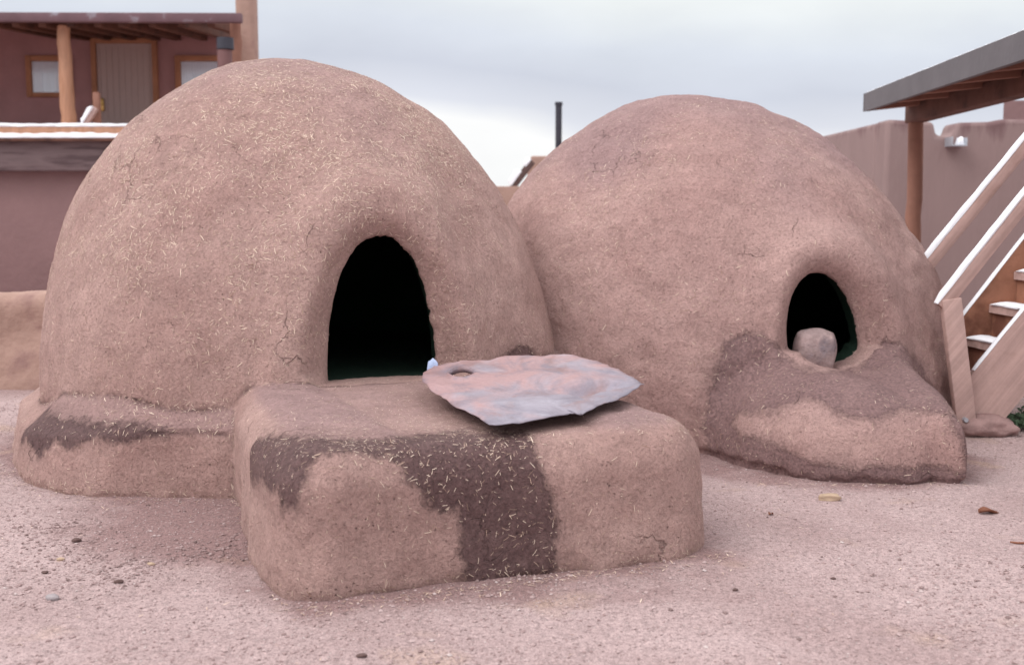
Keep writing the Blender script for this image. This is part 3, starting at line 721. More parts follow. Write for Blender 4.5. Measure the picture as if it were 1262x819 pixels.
def sheet_material():
    m, nt, b = newmat('weathered_sheet')
    co = N(nt, 'ShaderNodeTexCoord').outputs['Object']
    mpn = N(nt, 'ShaderNodeMapping'); mpn.inputs['Scale'].default_value = (1, .6, 1); mpn.inputs['Rotation'].default_value = (0, 0, .35); L(nt, co, mpn.inputs[0]); v = mpn.outputs[0]
    n_a = noise(nt, v, 4.2, 6, .55, .7); n_b = noise(nt, v, 8, 6, .6, .6); n_c = noise(nt, co, 60, 4, .6)
    sx = N(nt, 'ShaderNodeSeparateXYZ'); L(nt, co, sx.inputs[0])
    # grey-blue bare metal towards the front right, pink clay dust towards the back and the hole end
    f = mathn(nt, 'ADD', mathn(nt, 'MULTIPLY', sx.outputs[0], .55), mathn(nt, 'MULTIPLY', sx.outputs[1], -.55))
    f = mathn(nt, 'ADD', mathn(nt, 'ADD', f, mathn(nt, 'MULTIPLY', mathn(nt, 'SUBTRACT', n_a, .5), 1.5)), .52)
    c = mixc(nt, ramp(nt, f, [(.44, 0.0), (.72, 1.0)]), (.37, .235, .24), (.27, .242, .29))
    c = mixc(nt, ramp(nt, n_b, [(.47, 0.0), (.64, .75)]), c, (.185, .165, .205))
    c = mixc(nt, ramp(nt, noise(nt, v, 6.5, 5, .6, .6), [(.54, 0.0), (.68, .6)]), c, (.24, .135, .125))
    c = mixc(nt, ramp(nt, noise(nt, v, 3.4, 5, .55, .7), [(.54, 0.0), (.72, .6)]), c, (.40, .38, .44))  # pale lavender highlights painted into the base colour
    c = mixc(nt, 1.0, c, ramp(nt, n_c, [(.3, .9), (.7, 1.08)]), 'MULTIPLY')
    L(nt, c, b.inputs['Base Color']); b.inputs['Roughness'].default_value = .5; b.inputs['Metallic'].default_value = .0; b.inputs['Specular IOR Level'].default_value = .3
    L(nt, bump(nt, n_c, .0012, 1.0, bump(nt, n_b, .008)), b.inputs['Normal'])
    return m
M['sheet'] = sheet_material()
sheet = link('metal_sheet', me, M['sheet'], origin=(.08, 4.45, .49))
tag(sheet, 'thin oval metal sheet with a round hole, dusty pink and grey, on the front shelf', 'metal sheet')
so = sheet.modifiers.new('thickness', 'SOLIDIFY'); so.thickness = .0025; so.offset = -1

# ================================================================== stones and small litter
def rock(name, c, dims, mat, label, cat, seed, group=None, amp=.16, rough=1, box=0.0, rot=0.0):
    bm = bmesh.new(); bmesh.ops.create_icosphere(bm, subdivisions=4 if max(dims) > .1 else 3, radius=1)
    v = np.array([p.co[:] for p in bm.verts])
    if box: 
        m = np.abs(v).max(1, keepdims=True); v = v * (1 - box) + (v / m) * box
    d = 1 + amp * vnoise(v, 1.3 * rough, seed) + amp * .5 * vnoise(v, 3.1 * rough, seed + 1); v = v * d[:, None] * np.array(dims) / 2
    cr_, sr_ = math.cos(rot), math.sin(rot); v = np.stack([v[:, 0] * cr_ - v[:, 1] * sr_, v[:, 0] * sr_ + v[:, 1] * cr_, v[:, 2]], 1)
    for p, q in zip(bm.verts, v): p.co = q
    me = bpy.data.meshes.new(name); bm.to_mesh(me); bm.free(); me.polygons.foreach_set('use_smooth', [True] * len(me.polygons))
    o = link(name, me, mat); o.location = c; tag(o, label, cat, group); return o
zg = lambda p: float(ground_h(np.array([p[0]]), np.array([p[1]]))[0])
rock('stone', (1.555, 5.80, .485), (.225, .17, .235), M['block'], 'rounded squarish grey stone set upright in the mouth of the rear oven', 'stone', 5, None, .07, 1.1, .38)
rock('rock', (2.58, 6.08, .03), (.36, .22, .14), M['rock_pink'], 'flat reddish rock under the foot of the stair plank', 'rock', 9, None, .2)
def litter(px, py, dims, mat, name, label, cat, seed, rot=0, box=0.0):
    p = gr(px, py); rock(name, (p.x, p.y, zg(p) + dims[2] * .36), dims, M[mat], label, cat, seed, 'loose bits lying on the gravel', .2, 1, box, rot)
litter(1023, 615, (.088, .035, .030), 'rock_tan', 'stone_chip', 'oblong tan brick chip lying before the rear oven', 'stone chip', 21, .05, .7)
litter(65, 734, (.042, .03, .022), 'rock_grey', 'pebble', 'smooth blue grey pebble on the gravel at lower left', 'pebble', 22)
litter(94, 664, (.035, .022, .018), 'rock_dark', 'clod', 'dark brown clod on the soil left of the block shelf', 'clod', 23)
litter(75, 685, (.028, .016, .014), 'rock_tan', 'stone_chip', 'small tan chip beside the dark clod on the left soil', 'stone chip', 24)
litter(186, 694, (.026, .015, .012), 'rock_tan', 'stone_chip', 'tiny pale chip between the pebble and the block shelf', 'stone chip', 25)
litter(55, 700, (.022, .016, .012), 'rock_dark', 'clod', 'small dark clod just above the blue grey pebble', 'clod', 26)
litter(146, 715, (.034, .016, .014), 'rock_dark', 'clod', 'flat dark clod in the crumbled soil right of the blue grey pebble', 'clod', 27, .3)
litter(345, 720, (.05, .03, .03), 'rock_pink', 'clod', 'crumbled mud clod at the front left foot of the block shelf', 'clod', 28)
litter(906, 727, (.018, .012, .010), 'rock_dark', 'clod', 'small black speck of dirt right of the block shelf', 'clod', 29)
litter(1027, 711, (.018, .010, .008), 'rock_dark', 'clod', 'small dark crumb in the middle of the right gravel', 'clod', 30)
litter(445, 809, (.030, .016, .012), 'rock_dark', 'clod', 'dark clod at the bottom edge below the block shelf', 'clod', 31)
# dry leaf: curled
def leaf(px, py, size, rot, label, mat='leaf_dry', name='fallen_leaf', cat='leaf'):
    p = gr(px, py); bm = bmesh.new(); n, k = 10, 5; g = []
    for i in range(n + 1):
        t = i / n; w = math.sin(math.pi * min(1, t * .92 + .04)) ** .8 * size * .3
        g.append([bm.verts.new(((t - .5) * size, (j / (k - 1) * 2 - 1) * w, .004 + abs(j / (k - 1) * 2 - 1) ** 2 * size * .16 + .012 * math.sin(t * 5) * t)) for j in range(k)])
    for i in range(n):
        for j in range(k - 1): bm.faces.new((g[i][j], g[i + 1][j], g[i + 1][j + 1], g[i][j + 1]))
    me = bpy.data.meshes.new(name); bm.to_mesh(me); bm.free(); me.polygons.foreach_set('use_smooth', [True] * len(me.polygons))
    o = link(name, me, M[mat]); o.location = (p.x, p.y, zg(p)); o.rotation_euler = (0, 0, rot); tag(o, label, cat)
    s = o.modifiers.new('s', 'SOLIDIFY'); s.thickness = .001
leaf(1218, 631, .085, .2, 'curled red brown leaf on the gravel at the right edge')
leaf(950, 634, .03, .9, 'tiny dark leaf scrap beneath the rear oven sill', 'leaf_dry')
p = gr(1255, 667); b = MB(); b.pole((p.x - .03, p.y, zg(p) + .006), (p.x + .12, p.y - .05, zg(p) + .008), .004, .003, 8, 6, .0015)
tag(b.build('twig', M['leaf_dry']), 'thin reddish twig at the right edge of the gravel', 'twig')
# blue scrap peeping out behind the sheet beside the mouth
rock('plastic_scrap', (-.333, 4.74, .528), (.050, .040, .10), M['blue_rag'], 'small pale blue plastic scrap tucked behind the sheet beside the oven mouth', 'scrap', 77, None, .14, 1.6, .35)

# loose gravel and straw on the ground: nobody could count them
rs = np.random.default_rng(21)
n = 52000
d = 2.6 + (rs.random(n) ** 1.7) * 5.2; xx = (rs.random(n) - .5) * 1.06 * d; yy = d
cl = vnoise(np.stack([xx, yy, 0 * xx], 1), 2.2, 81)
keep = rs.random(n) < np.clip(.55 + .7 * cl - .25 * (xx > 0), .12, 1)
relx = np.stack([xx, yy], 1) - SH_O; s_ = relx @ SH_S; a_ = relx @ SH_A
keep &= ~((np.abs(s_) < .68) & (a_ < -.02) & (a_ > -1.8)); keep &= np.hypot(xx - OV1[0], yy - OV1[1]) > 1.40; keep &= np.hypot(xx - OV2[0], yy - OV2[1]) > 1.45
xx, yy = xx[keep], yy[keep]; n = len(xx); zz = ground_h(xx, yy)
size = .0020 + .0042 * rs.random(n) ** 6 + .0008 * rs.random(n)
octv = np.array([(1, 0, 0), (-1, 0, 0), (0, 1, 0), (0, -1, 0), (0, 0, 1), (0, 0, -1), (.6, .6, .5), (-.6, .5, .45)], float)
octf = [(0, 6, 4), (6, 2, 4), (2, 7, 4), (7, 1, 4), (1, 3, 4), (3, 0, 4), (2, 6, 0), (7, 2, 1), (2, 0, 5), (1, 2, 5), (3, 1, 5), (0, 3, 5)]
sc = size[:, None, None] * (1 + .5 * rs.random((n, 1, 3))) * np.array([1.1, 1.1, .7]); jit = 1 + .25 * rs.normal(size=(n, 8, 3)) * .6
vv = octv[None] * sc * jit; size = size.copy(); 
nc = min(700, n); ci = rs.choice(n, nc, replace=False)          # crumbled soil on the left
cc = [(-1.55, 3.95), (-1.30, 3.72), (-1.75, 4.25), (-1.05, 3.95)]; pk = rs.integers(0, 4, nc)
xx[ci] = np.array([c[0] for c in cc])[pk] + rs.normal(size=nc) * .10; yy[ci] = np.array([c[1] for c in cc])[pk] + rs.normal(size=nc) * .09
zz = ground_h(xx, yy); size[ci] = .0025 + .0045 * rs.random(nc) ** 2
sc = size[:, None, None] * (1 + .5 * rs.random((n, 1, 3))) * np.array([1.1, 1.1, .7]); vv = octv[None] * sc * jit
th = rs.random(n) * 6.28; co_, si_ = np.cos(th)[:, None], np.sin(th)[:, None]
vx = vv[:, :, 0] * co_ - vv[:, :, 1] * si_; vy = vv[:, :, 0] * si_ + vv[:, :, 1] * co_
vv = np.stack([vx + xx[:, None], vy + yy[:, None], vv[:, :, 2] + (zz + size * .25)[:, None]], 2).reshape(-1, 3)
ff = (np.arange(n)[:, None, None] * 8 + np.array(octf)[None]).reshape(-1, 3)
me = arrays_mesh('gravel', vv, ff.tolist())
a2 = me.attributes.new('tone', 'FLOAT', 'POINT'); a2.data.foreach_set('value', np.repeat(np.where(np.isin(np.arange(n), ci), rs.random(n) * .35, rs.random(n)), 8).astype(np.float32))
m, nt, b = newmat('gravel_grains'); t = N(nt, 'ShaderNodeAttribute', attribute_name='tone').outputs['Fac']
L(nt, ramp(nt, t, [(0, (.19, .13, .125)), (.15, (.30, .21, .205)), (.6, (.39, .285, .28)), (.94, (.46, .35, .345)), (1, (.54, .46, .45))]), b.inputs['Base Color']); b.inputs['Roughness'].default_value = .9
tag(link('gravel', me, m), 'fine pink and grey gravel scattered over the ground', 'gravel', None, 'stuff')
# straw litter, thicker at the feet of the ovens
n = 2600; P = []
t = rs.random(n)
sx_ = rs.uniform(-.75, .78, 900); P.append(np.stack([SH_O[0] + SH_S[0] * sx_ + SH_A[0] * (.03 + .10 * rs.random(900) ** 2), SH_O[1] + SH_S[1] * sx_ + SH_A[1] * (.03 + .10 * rs.random(900) ** 2)], 1))
ay = rs.uniform(-1.3, .05, 500); P.append(np.stack([SH_O[0] - SH_S[0] * (.72 + .08 * rs.random(500)) + SH_A[0] * ay, SH_O[1] - SH_S[1] * (.72 + .08 * rs.random(500)) + SH_A[1] * ay], 1))
th = rs.uniform(-1.0, .1, 600); P.append(np.stack([-1.12 + np.sin(th) * (1.5 + .12 * rs.random(600) ** 2), 6.06 - np.minimum(np.cos(th) * 1.5, 1.40) - .10 * rs.random(600) ** 2], 1))
P.append(np.stack([rs.uniform(.95, 2.05, 350), 4.98 - .12 * rs.random(350) ** 2 + .0], 1))
dd = 2.7 + rs.random(900) * 3.5; P.append(np.stack([(rs.random(900) - .62) * dd, dd], 1))
P = np.concatenate(P); P = P[rs.random(len(P)) < .26]; zz = ground_h(P[:, 0], P[:, 1]); Pn = np.column_stack([P, zz]); Nn = np.tile([0, 0, 1.0], (len(Pn), 1)); Nn += rs.normal(size=Nn.shape) * .12; Nn /= np.linalg.norm(Nn, axis=1, keepdims=True)
sv, sf, tn = straws(Pn, Nn, rs.uniform(.008, .03, len(Pn)), rs.uniform(.0015, .0030, len(Pn)), rs, .003)
me = arrays_mesh('straw_litter', sv, sf); a2 = me.attributes.new('tone', 'FLOAT', 'POINT'); a2.data.foreach_set('value', tn.astype(np.float32))
tag(link('straw_litter', me, M['straw']), 'scattered straw bits fallen on the dirt around the ovens', 'straw', None, 'stuff')

# ================================================================== yard wall (left)
def blobwall(name, x0, x1, y, z1, thick, mat, label, cat, seed, round_=.12, h=.035, back=False):
    X, Y, Z = gridpts((x0 - .2, y - .3, -.1), (x1 + .2, y + thick + .3, z1 + .2), h)
    dx = np.maximum(x0 - X, X - x1); dy = np.maximum(y - .10 * np.clip(.3 - Z, 0, .3) * 2 - Y, Y - y - thick)
    dz = Z - z1 - .02 * np.sin(X * 2.1)
    r = round_; m = np.maximum(np.maximum(dx, dy), dz)
    s = np.sqrt(np.maximum(dx + r, 0) ** 2 + np.maximum(dy + r, 0) ** 2 + np.maximum(dz + r, 0) ** 2) + np.minimum(m + r, 0) - r
    V, Q = surface_nets(s, (x0 - .2, y - .3, -.1), h); Nv, _ = vnormals(V, Q)
    V = V + Nv * (lumps(V, Nv, 1.3, seed))[:, None]
    me = arrays_mesh(name, V, Q.tolist()); me.polygons.foreach_set('use_smooth', [True] * len(me.polygons))
    o = link(name, me, mat, origin=((x0 + x1) / 2, y, 0)); tag(o, label, cat); return o
blobwall('adobe_yard_wall', -6.5, -2.35, 7.75, .665, .32, M['yard_wall'], 'low rounded adobe yard wall left of the large oven', 'wall', 5)

# ================================================================== left house
YF, YW = 16.5, 20.0
hr_ = empty('adobe_house', (-11, YF, 0), 'two storey adobe house with timber porch and snowy deck edge behind the front oven', 'house')
xe = XX(300, YW)
b = MB(); b.box(-26, -4.3, YF + .12, 26, -.1, ZZ(178, YF), .05); b.build('lower_wall', M['wall_low'], hr_)
b = MB(); b.box(-26, xe, YW, YW + 1, ZZ(176, YF) + .0, ZZ(17, YW), .05); b.build('upper_wall', M['wall_shade'], hr_)
zb0, zb1 = ZZ(211, YF), ZZ(174, YF)
b = MB(); b.beam((-26, YF, (zb0 + zb1) / 2), (-4.3, YF, (zb0 + zb1) / 2), .24, zb1 - zb0, .02); b.build('deck_beam', M['wood_grey'], hr_)
zt_ = ZZ(155.5, YF)
b = MB(); b.box(-26, -4.25, YF - .16, YW - .01, zb1 + .004, zt_ - .02, .008); dk = b.build('deck', M['wood_new'], hr_)
def snowcap(bmb, a, c, w, h):
    """lumpy snow ridge along a-c"""
    a = Vector(a); c = Vector(c); n = max(6, int((c - a).length / .06)); dr = (c - a).normalized(); side = Vector((0, 0, 1)).cross(dr).normalized(); upv = dr.cross(side)
    prof = [(-.5, 0), (-.52, .35), (-.36, .85), (0, 1), (.36, .85), (.52, .35), (.5, 0)]; pr = None
    for i in range(n + 1):
        q = a.lerp(c, i / n); k = 1 + .12 * math.sin(i * 1.7 + random.random()) * random.random() + .10 * math.sin(i * .31); e = .45 if i in (0, n) else 1
        ring = [bmb.bm.verts.new(q + side * (u * w * (1 + .08 * random.uniform(-1, 1))) + upv * (v * h * k * e)) for u, v in prof]
        if pr:
            for j in range(6): bmb.bm.faces.new((pr[j], pr[j + 1], ring[j + 1], ring[j]))
            bmb.bm.faces.new((pr[6], pr[0], ring[0], ring[6]))
        else: bmb.bm.faces.new(ring)
        pr = ring
    bmb.bm.faces.new(pr[::-1]); bmesh.ops.recalc_face_normals(bmb.bm, faces=bmb.bm.faces[:])
b = MB(); snowcap(b, (-26, YF - .02, zt_ - .018), (-4.3, YF - .02, zt_ - .018), .28, .055); b.build('snow', M['snow'], hr_)
b = MB(); snowcap(b, (-26, YF - .21, ZZ(171.5, YF)), (-4.3, YF - .21, ZZ(171.5, YF)), .09, .075); b.build('snow', M['snow'], hr_)
b = MB(); b.box(-26, -4.3, YF - .26, YF - .163, ZZ(175, YF), ZZ(171.3, YF)); b.build('deck_ledge', M['wood_dark'], hr_)
# porch roof
yr = 17.0
ze0, ze1 = ZZ(27, yr), ZZ(15, yr)
xr = XX(304, yr)
b = MB(); b.beam((-26, yr, (ze0 + ze1) / 2 + .05), (xr, yr, (ze0 + ze1) / 2 - .02), .14, (ze1 - ze0) * .95, .012); b.build('eave_board', M['eave'], hr_)
b = MB(); b.prism([(-26, yr + .08, ze1 - .025), (-26, yr + .08, ze1 - .07), (-26, YW + .1, ZZ(17, YW) - .16), (-26, YW + .1, ZZ(17, YW) - .06)], (26 + XX(296, YW), 0, -.03)); b.build('porch_roof', M['wood_rafter'], hr_)
for px in (4, 32, 64, 98, 131, 160, 197, 232, 268):
    xr_ = XX(px, yr + .2) ; b = MB()
    b.beam((xr_, yr + .12, ze0 + .02), (xr_ + .0, YW + .0, ZZ(17, YW) - .38), .11, .15, .01); b.build('rafter', M['wood_dark'] if px % 3 else M['wood_rafter'], hr_)
b = MB(); b.pole((XX(89, yr + .3), yr + .3, ZZ(160, YF)), (XX(87.5, yr + .3), yr + .3, ZZ(28, yr)), .115, .09, 14, 12, .012); b.build('porch_post', M['wood_new'], hr_)
b = MB(); b.pole((XX(297, yr + .25), yr + .25, ZZ(160, YF)), (XX(296, yr + .25), yr + .25, ZZ(26, yr)), .085, .08, 14, 12, .008); b.build('porch_post', M['wood_rafter'], hr_)
# door
def rectframe(x0, x1, z0, z1, y, t, dep, mat, name, parent):
    b = MB(); b.box(x0 - t, x0, y - dep, y + .01, z0, z1 + t, .006); b.box(x1, x1 + t, y - dep, y + .01, z0, z1 + t, .006); b.box(x0 + .001, x1 - .001, y - dep + .003, y + .01, z1, z1 + t, .006)
    if z0 > ZZ(150, YW): b.box(x0 + .001, x1 - .001, y - dep + .003, y + .01, z0, z0 + t * .8, .006)
    return b.build(name, mat, parent)
zdk = zt_ - .02
dx0, dx1, dz1 = XX(127, YW), XX(195, YW), ZZ(54, YW)
b = MB(); b.box(dx0 + .005, dx1 - .005, YW - .05, YW - .004, zdk + .01, dz1 - .005, .004); 
for k in range(9): x_ = dx0 + .06 + k * (dx1 - dx0 - .12) / 8; b.box(x_ - .008, x_ + .008, YW - .062, YW - .052, zdk + .05, dz1 - .06)
dr = b.build('door', M['door'], hr_)
fr = rectframe(dx0, dx1, zdk + .01, dz1, YW, .085, .09, M['wood_frame'], 'door_frame', hr_)
b = MB(); bx_, bz_ = XX(131.5, YW), ZZ(129, YW); b.box(bx_ - .04, bx_ + .05, YW - .09, YW - .066, bz_ - .12, bz_ + .10, .01); b.pole((bx_, YW - .07, bz_), (bx_, YW - .14, bz_), .03, .035, 12, 3)
kb = b.build('knob', M['brass']); kb.data.transform(Matrix.Translation(-hr_.location)); kb.parent = dr
m_ = M['curtain'] = plain('sheer_curtain_behind_glass', (.72, .78, .92), .06, 3, .12, .001, 3)
for k_ in ('curtain', 'glass'): M[k_].node_tree.nodes['Principled BSDF'].inputs['IOR'].default_value = 2.4; M[k_].node_tree.nodes['Principled BSDF'].inputs['Specular IOR Level'].default_value = .5
def window(px0, px1, py0, py1, t):
    x0, x1, z0, z1 = XX(px0, YW), XX(px1, YW), ZZ(py1, YW), ZZ(py0, YW)
    fr = rectframe(x0, x1, z0, z1, YW, t, .08, M['wood_frame'], 'window', hr_)
    def sub(bb, nm, mt):
        o = bb.build(nm, mt); o.data.transform(Matrix.Translation(-hr_.location)); o.parent = fr
    b = MB(); b.box(x0 + .004, x1 - .004, YW - .03, YW - .006, z0 + .06, z1 - .004); sub(b, 'pane', M['glass'])
    b = MB(); n = 14
    for k in range(n):
        a_ = x0 + (x1 - x0) * (k + .1) / n; 
        if k in (4, 5, 6, 7, 8): b.box(a_, a_ + (x1 - x0) * .8 / n, YW - .038, YW - .032, z1 - (z1 - z0) * .32, z1 - .01)
        else: b.box(a_, a_ + (x1 - x0) * .8 / n, YW - .040, YW - .032, z0 + .08, z1 - .01)
    sub(b, 'curtain', M['curtain'])
window(48, 90, 76, 120, .095); window(229, 277, 76, 125, .095)
# chimney, stove pipe
b = MB(); b.box(XX(295, 18.2), XX(318, 18.2), 18.2, 18.6, ZZ(176, YF), ZZ(-12, 18.2), .09, 3); b.build('chimney', M['yard_wall'], hr_)
st_ = empty('stovepipe', (XX(282, 16.7), 16.7, zt_), 'rusty stovepipe with a black cap at the right end of the house porch', 'stovepipe')
b = MB(); b.pole((XX(282, 16.7), 16.7, zt_ - .02), (XX(282, 16.7), 16.7, ZZ(62, 16.7)), .105, .105, 18, 6); b.build('pipe', M['rust'], st_)
b = MB(); b.pole((XX(283, 16.7), 16.7, ZZ(62, 16.7) + .01), (XX(283, 16.7), 16.7, ZZ(47, 16.7)), .125, .12, 18, 2); b.build('cap', M['pipe'], st_)
# leaning snowy rail and stub post at the deck head
rl = empty('ladder_head', (XX(118, 16.7), 16.7, zt_), 'red brown post and leaning snow covered rail on the deck edge before the door', 'ladder')
b = MB(); b.beam((XX(124.5, 16.9), 16.9, zt_), (XX(124.5, 16.9), 16.9, ZZ(114, 16.9)), .09, .08, .006, (0, 1, 0)); b.build('post', M['wood_rafter'], rl)
b = MB(); b.beam((XX(109, 16.75), 16.75, zt_ + .02), (XX(122, 16.75), 16.8, ZZ(133, 16.75)), .06, .10, .006, (0, 1, 0)); b.build('rail', M['wood_pale'], rl)
b = MB(); snowcap(b, (XX(107.5, 16.75), 16.73, zt_ + .05), (XX(120.5, 16.75), 16.73, ZZ(132, 16.75)), .10, .06); b.build('snow', M['snow'], rl)

# ================================================================== building between the ovens, stovepipe
yb = 21.0
bk = empty('adobe_building', (XX(700, yb), yb, 0), 'distant brown adobe rooftop just showing between the two ovens', 'building')
b = MB(); b.box(XX(560, yb), XX(760, yb), yb, yb + 5, -.1, ZZ(229.5, yb), .03); b.build('wall', M['yard_wall'], bk)
b = MB(); b.box(XX(653, yb + .6), XX(760, yb + .6), yb + .6, yb + 4.5, ZZ(236, yb), ZZ(192, yb + .6), .06); b.build('parapet', M['yard_wall'], bk)
b = MB(); b.beam((XX(631, yb + .2), yb + .2, ZZ(231, yb)), (XX(656, yb + .2), yb + .2, ZZ(198, yb)), .14, .13, .02); b.build('sloping_coping', M['rock_dark'], bk)
b = MB(); snowcap(b, (XX(630, yb + .2), yb + .2, ZZ(229, yb)), (XX(643, yb + .2), yb + .2, ZZ(211, yb)), .16, .10); snowcap(b, (XX(648, yb + .2), yb + .2, ZZ(205, yb)), (XX(655, yb + .2), yb + .2, ZZ(196, yb)), .16, .08); b.build('snow', M['snow'], bk)
sp = empty('stovepipe', (XX(688, yb + 1), yb + 1, ZZ(192, yb)), 'thin dark stovepipe standing against the sky left of the rear oven', 'stovepipe')
b = MB(); b.pole((XX(688, yb + 1), yb + 1, ZZ(196, yb)), (XX(688, yb + 1), yb + 1, ZZ(128, yb + 1)), .062, .062, 16, 4); b.build('pipe', M['pipe'], sp)
b = MB(); b.pole((XX(688, yb + 1), yb + 1, ZZ(130, yb + 1)), (XX(688, yb + 1), yb + 1, ZZ(126, yb + 1)), .074, .074, 16, 1); b.build('cap', M['pipe'], sp)

# ================================================================== right building
YR = 14.0
rb = empty('adobe_building', (5.5, YR, 0), 'flat roofed adobe building with stained parapet behind the stair', 'building')
zr = ZZ(147, YR); xc = XX(1089, YR)
def poly_wall(name, pts, y0, y1, parent, mat):
    b = MB(); b.prism([(x, y0, z) for x, z in pts], (0, y1 - y0, 0)); o = b.build(name, mat, parent)
    bv = o.modifiers.new('b', 'BEVEL'); bv.width = .05; bv.segments = 3; bv.limit_method = 'ANGLE'; return o
n0, n1 = XX(1147, YR), XX(1173, YR)
poly_wall('wall', [(xc, -.1), (xc, zr), (n0, zr - .03), (n0 + .04, ZZ(167, YR)), (n1 - .03, ZZ(167, YR)), (n1 + .02, ZZ(151, YR)), (XX(1215, YR), ZZ(150, YR)), (XX(1230, YR), ZZ(147, YR)), (9.5, ZZ(147, YR)), (9.5, -.1)], YR, YR + .45, rb, M['wall_right'])
poly_wall('side_wall', [(xc + .003, -.1), (xc + .003, zr - .01), (xc + .45, zr - .01), (xc + .45, -.1)], YR + .452, 24, rb, M['wall_right'])
b = MB(); xk = XX(1231, 16); zk = ZZ(124, 16); b.prism([(xk, 16, 1.0), (10.5, 16, 1.0), (10.5, 20, 1.0), (xk * 1.3, 20, 1.0)], (0, 0, zk - 1.0)); b.build('upper_block', M['wall_low'], rb)
cx_, cz_ = XX(1170, YR), ZZ(176, YR)
b = MB(); b.box(cx_ - .09, cx_ + .10, YR - .22, YR + .1, cz_ - .05, cz_ - .035); b.box(cx_ - .09, cx_ - .075, YR - .22, YR + .1, cz_ - .034, cz_ + .06); b.box(cx_ + .085, cx_ + .10, YR - .22, YR + .1, cz_ - .034, cz_ + .05); b.build('water_spout', M['tin'], rb)
b = MB(); snowcap(b, (XX(1172, YR), YR - .10, cz_ - .035), (XX(1179, YR), YR - .10, cz_ - .035), .12, .09); b.build('snow', M['snow'], rb)

# porch (right)
pr_ = empty('porch', (3.9, 11, 0), 'timber porch with grey fascia roof and log post at the right edge', 'porch')
fl0, fl1 = at(1066, 115, 11.0), at(1066, 136, 11.0)
fr0 = at(1262, 37, 7.2)
def lerp(a, b, t): return a + (b - a) * t
xa, ya, za = fl0.x, 11.0, fl0.z; xb, yb_, zb_ = fr0.x, 7.2, fr0.z
ext = 1.9; xb2 = lerp(xa, xb, ext); yb2 = lerp(ya, yb_, ext); zb2 = lerp(za, zb_, ext)
b = MB(); b.prism([(xa, ya, za), (xb2, yb2, zb2), (xb2, yb2, zb2 - .19), (xa, ya, za - .17)], (.045, 0, 0)); b.build('fascia', M['fascia'], pr_)
b = MB(); b.prism([(xa + .047, ya, za - .01), (xb2 + .047, yb2, zb2 - .01), (xb2 + .047, yb2, zb2 - .05), (xa + .047, ya, za - .05)], (3.2, 0, .35)); b.build('roof', M['wood_dark'], pr_)
b = MB(); b.prism([(xa, ya + .045, za), (xa + 3.2, ya + .045, za + .35), (xa + 3.2, ya + .045, za + .18), (xa, ya + .045, za - .17)], (0, -.04, 0)); b.build('end_board', M['fascia'], pr_)
b = MB(); snowcap(b, (xa + .03, ya, za), (xb2 + .03, yb2, zb2), .05, .009); b.build('snow', M['snow'], pr_)
for k in range(9):
    t = .06 + k * .19; x_, y_, z_ = lerp(xa, xb, t), lerp(ya, yb_, t), lerp(za, zb_, t)
    b = MB(); b.beam((x_ + .05, y_, z_ - .115), (x_ + 3.1, y_, z_ + .20), .09, .12, .008); b.build('rafter', M['wood_rafter'], pr_)
xb0 = XX(1119, 11.1)
b = MB(); b.beam((xb0 + .03, 11.15, ZZ(141, 11.1)), (xb0 - .04, 4.3, ZZ(141, 11.1) + .06), .16, .17, .015); b.build('beam', M['wood_dark'], pr_)
b = MB(); b.pole((XX(1127, 11.05), 11.05, -.05), (XX(1125, 11.05), 11.05, ZZ(150, 11.05)), .075, .07, 16, 14, .008); b.build('post', M['wood_rafter'], pr_)

# ================================================================== stair
DN, DF = 6.1, 6.6
sr_ = empty('stair', (2.5, 6.1, 0), 'steep open pine stair with snow on its rails and treads, rising to the right', 'stair')
def line_pts(p0, p1, D0, D1=None): return at(*p0, D0), at(*p1, D1 or D0)
# near stringer: broad plank
a, c = line_pts((1194, 466), (1262, 383), DN); dirn = (c - a).normalized(); top = a + dirn * 2.6
g0 = gr(1205, 535); lowl = Vector((a.x - .0, DN, .055)); lowr = Vector((at(1235, 532, DN).x, DN, .06)); dwn = 1.0
off = lowr - (a + dirn * ((lowr.x - a.x) / dirn.x)); 
b = MB(); b.prism([a, top, top + off, lowr + Vector((0, 0, .0)), lowl], (0, .045, 0)); b.build('stringer', M['wood_pale'], sr_)
# far stringer
a2, c2_ = line_pts((1186, 392), (1262, 295), DF); d2n = (c2_ - a2).normalized(); topf = a2 + d2n * 2.4; offf = Vector((0, 0, -.30))
b = MB(); b.prism([a2, topf, topf + offf, a2 + Vector((.03, 0, -.30)), Vector((a2.x + .03, DF, .03)), Vector((a2.x, DF, .03))], (0, .045, 0)); b.build('stringer', M['wood_riser'], sr_)
b = MB(); snowcap(b, a + dirn * .05 + Vector((0, .022, .002)), top + Vector((0, .022, .002)), .04, .008); b.build('snow', M['snow'], sr_)
b = MB(); snowcap(b, a2 + Vector((0, .022, .002)), topf + Vector((0, .022, .002)), .045, .010); b.build('snow', M['snow'], sr_)
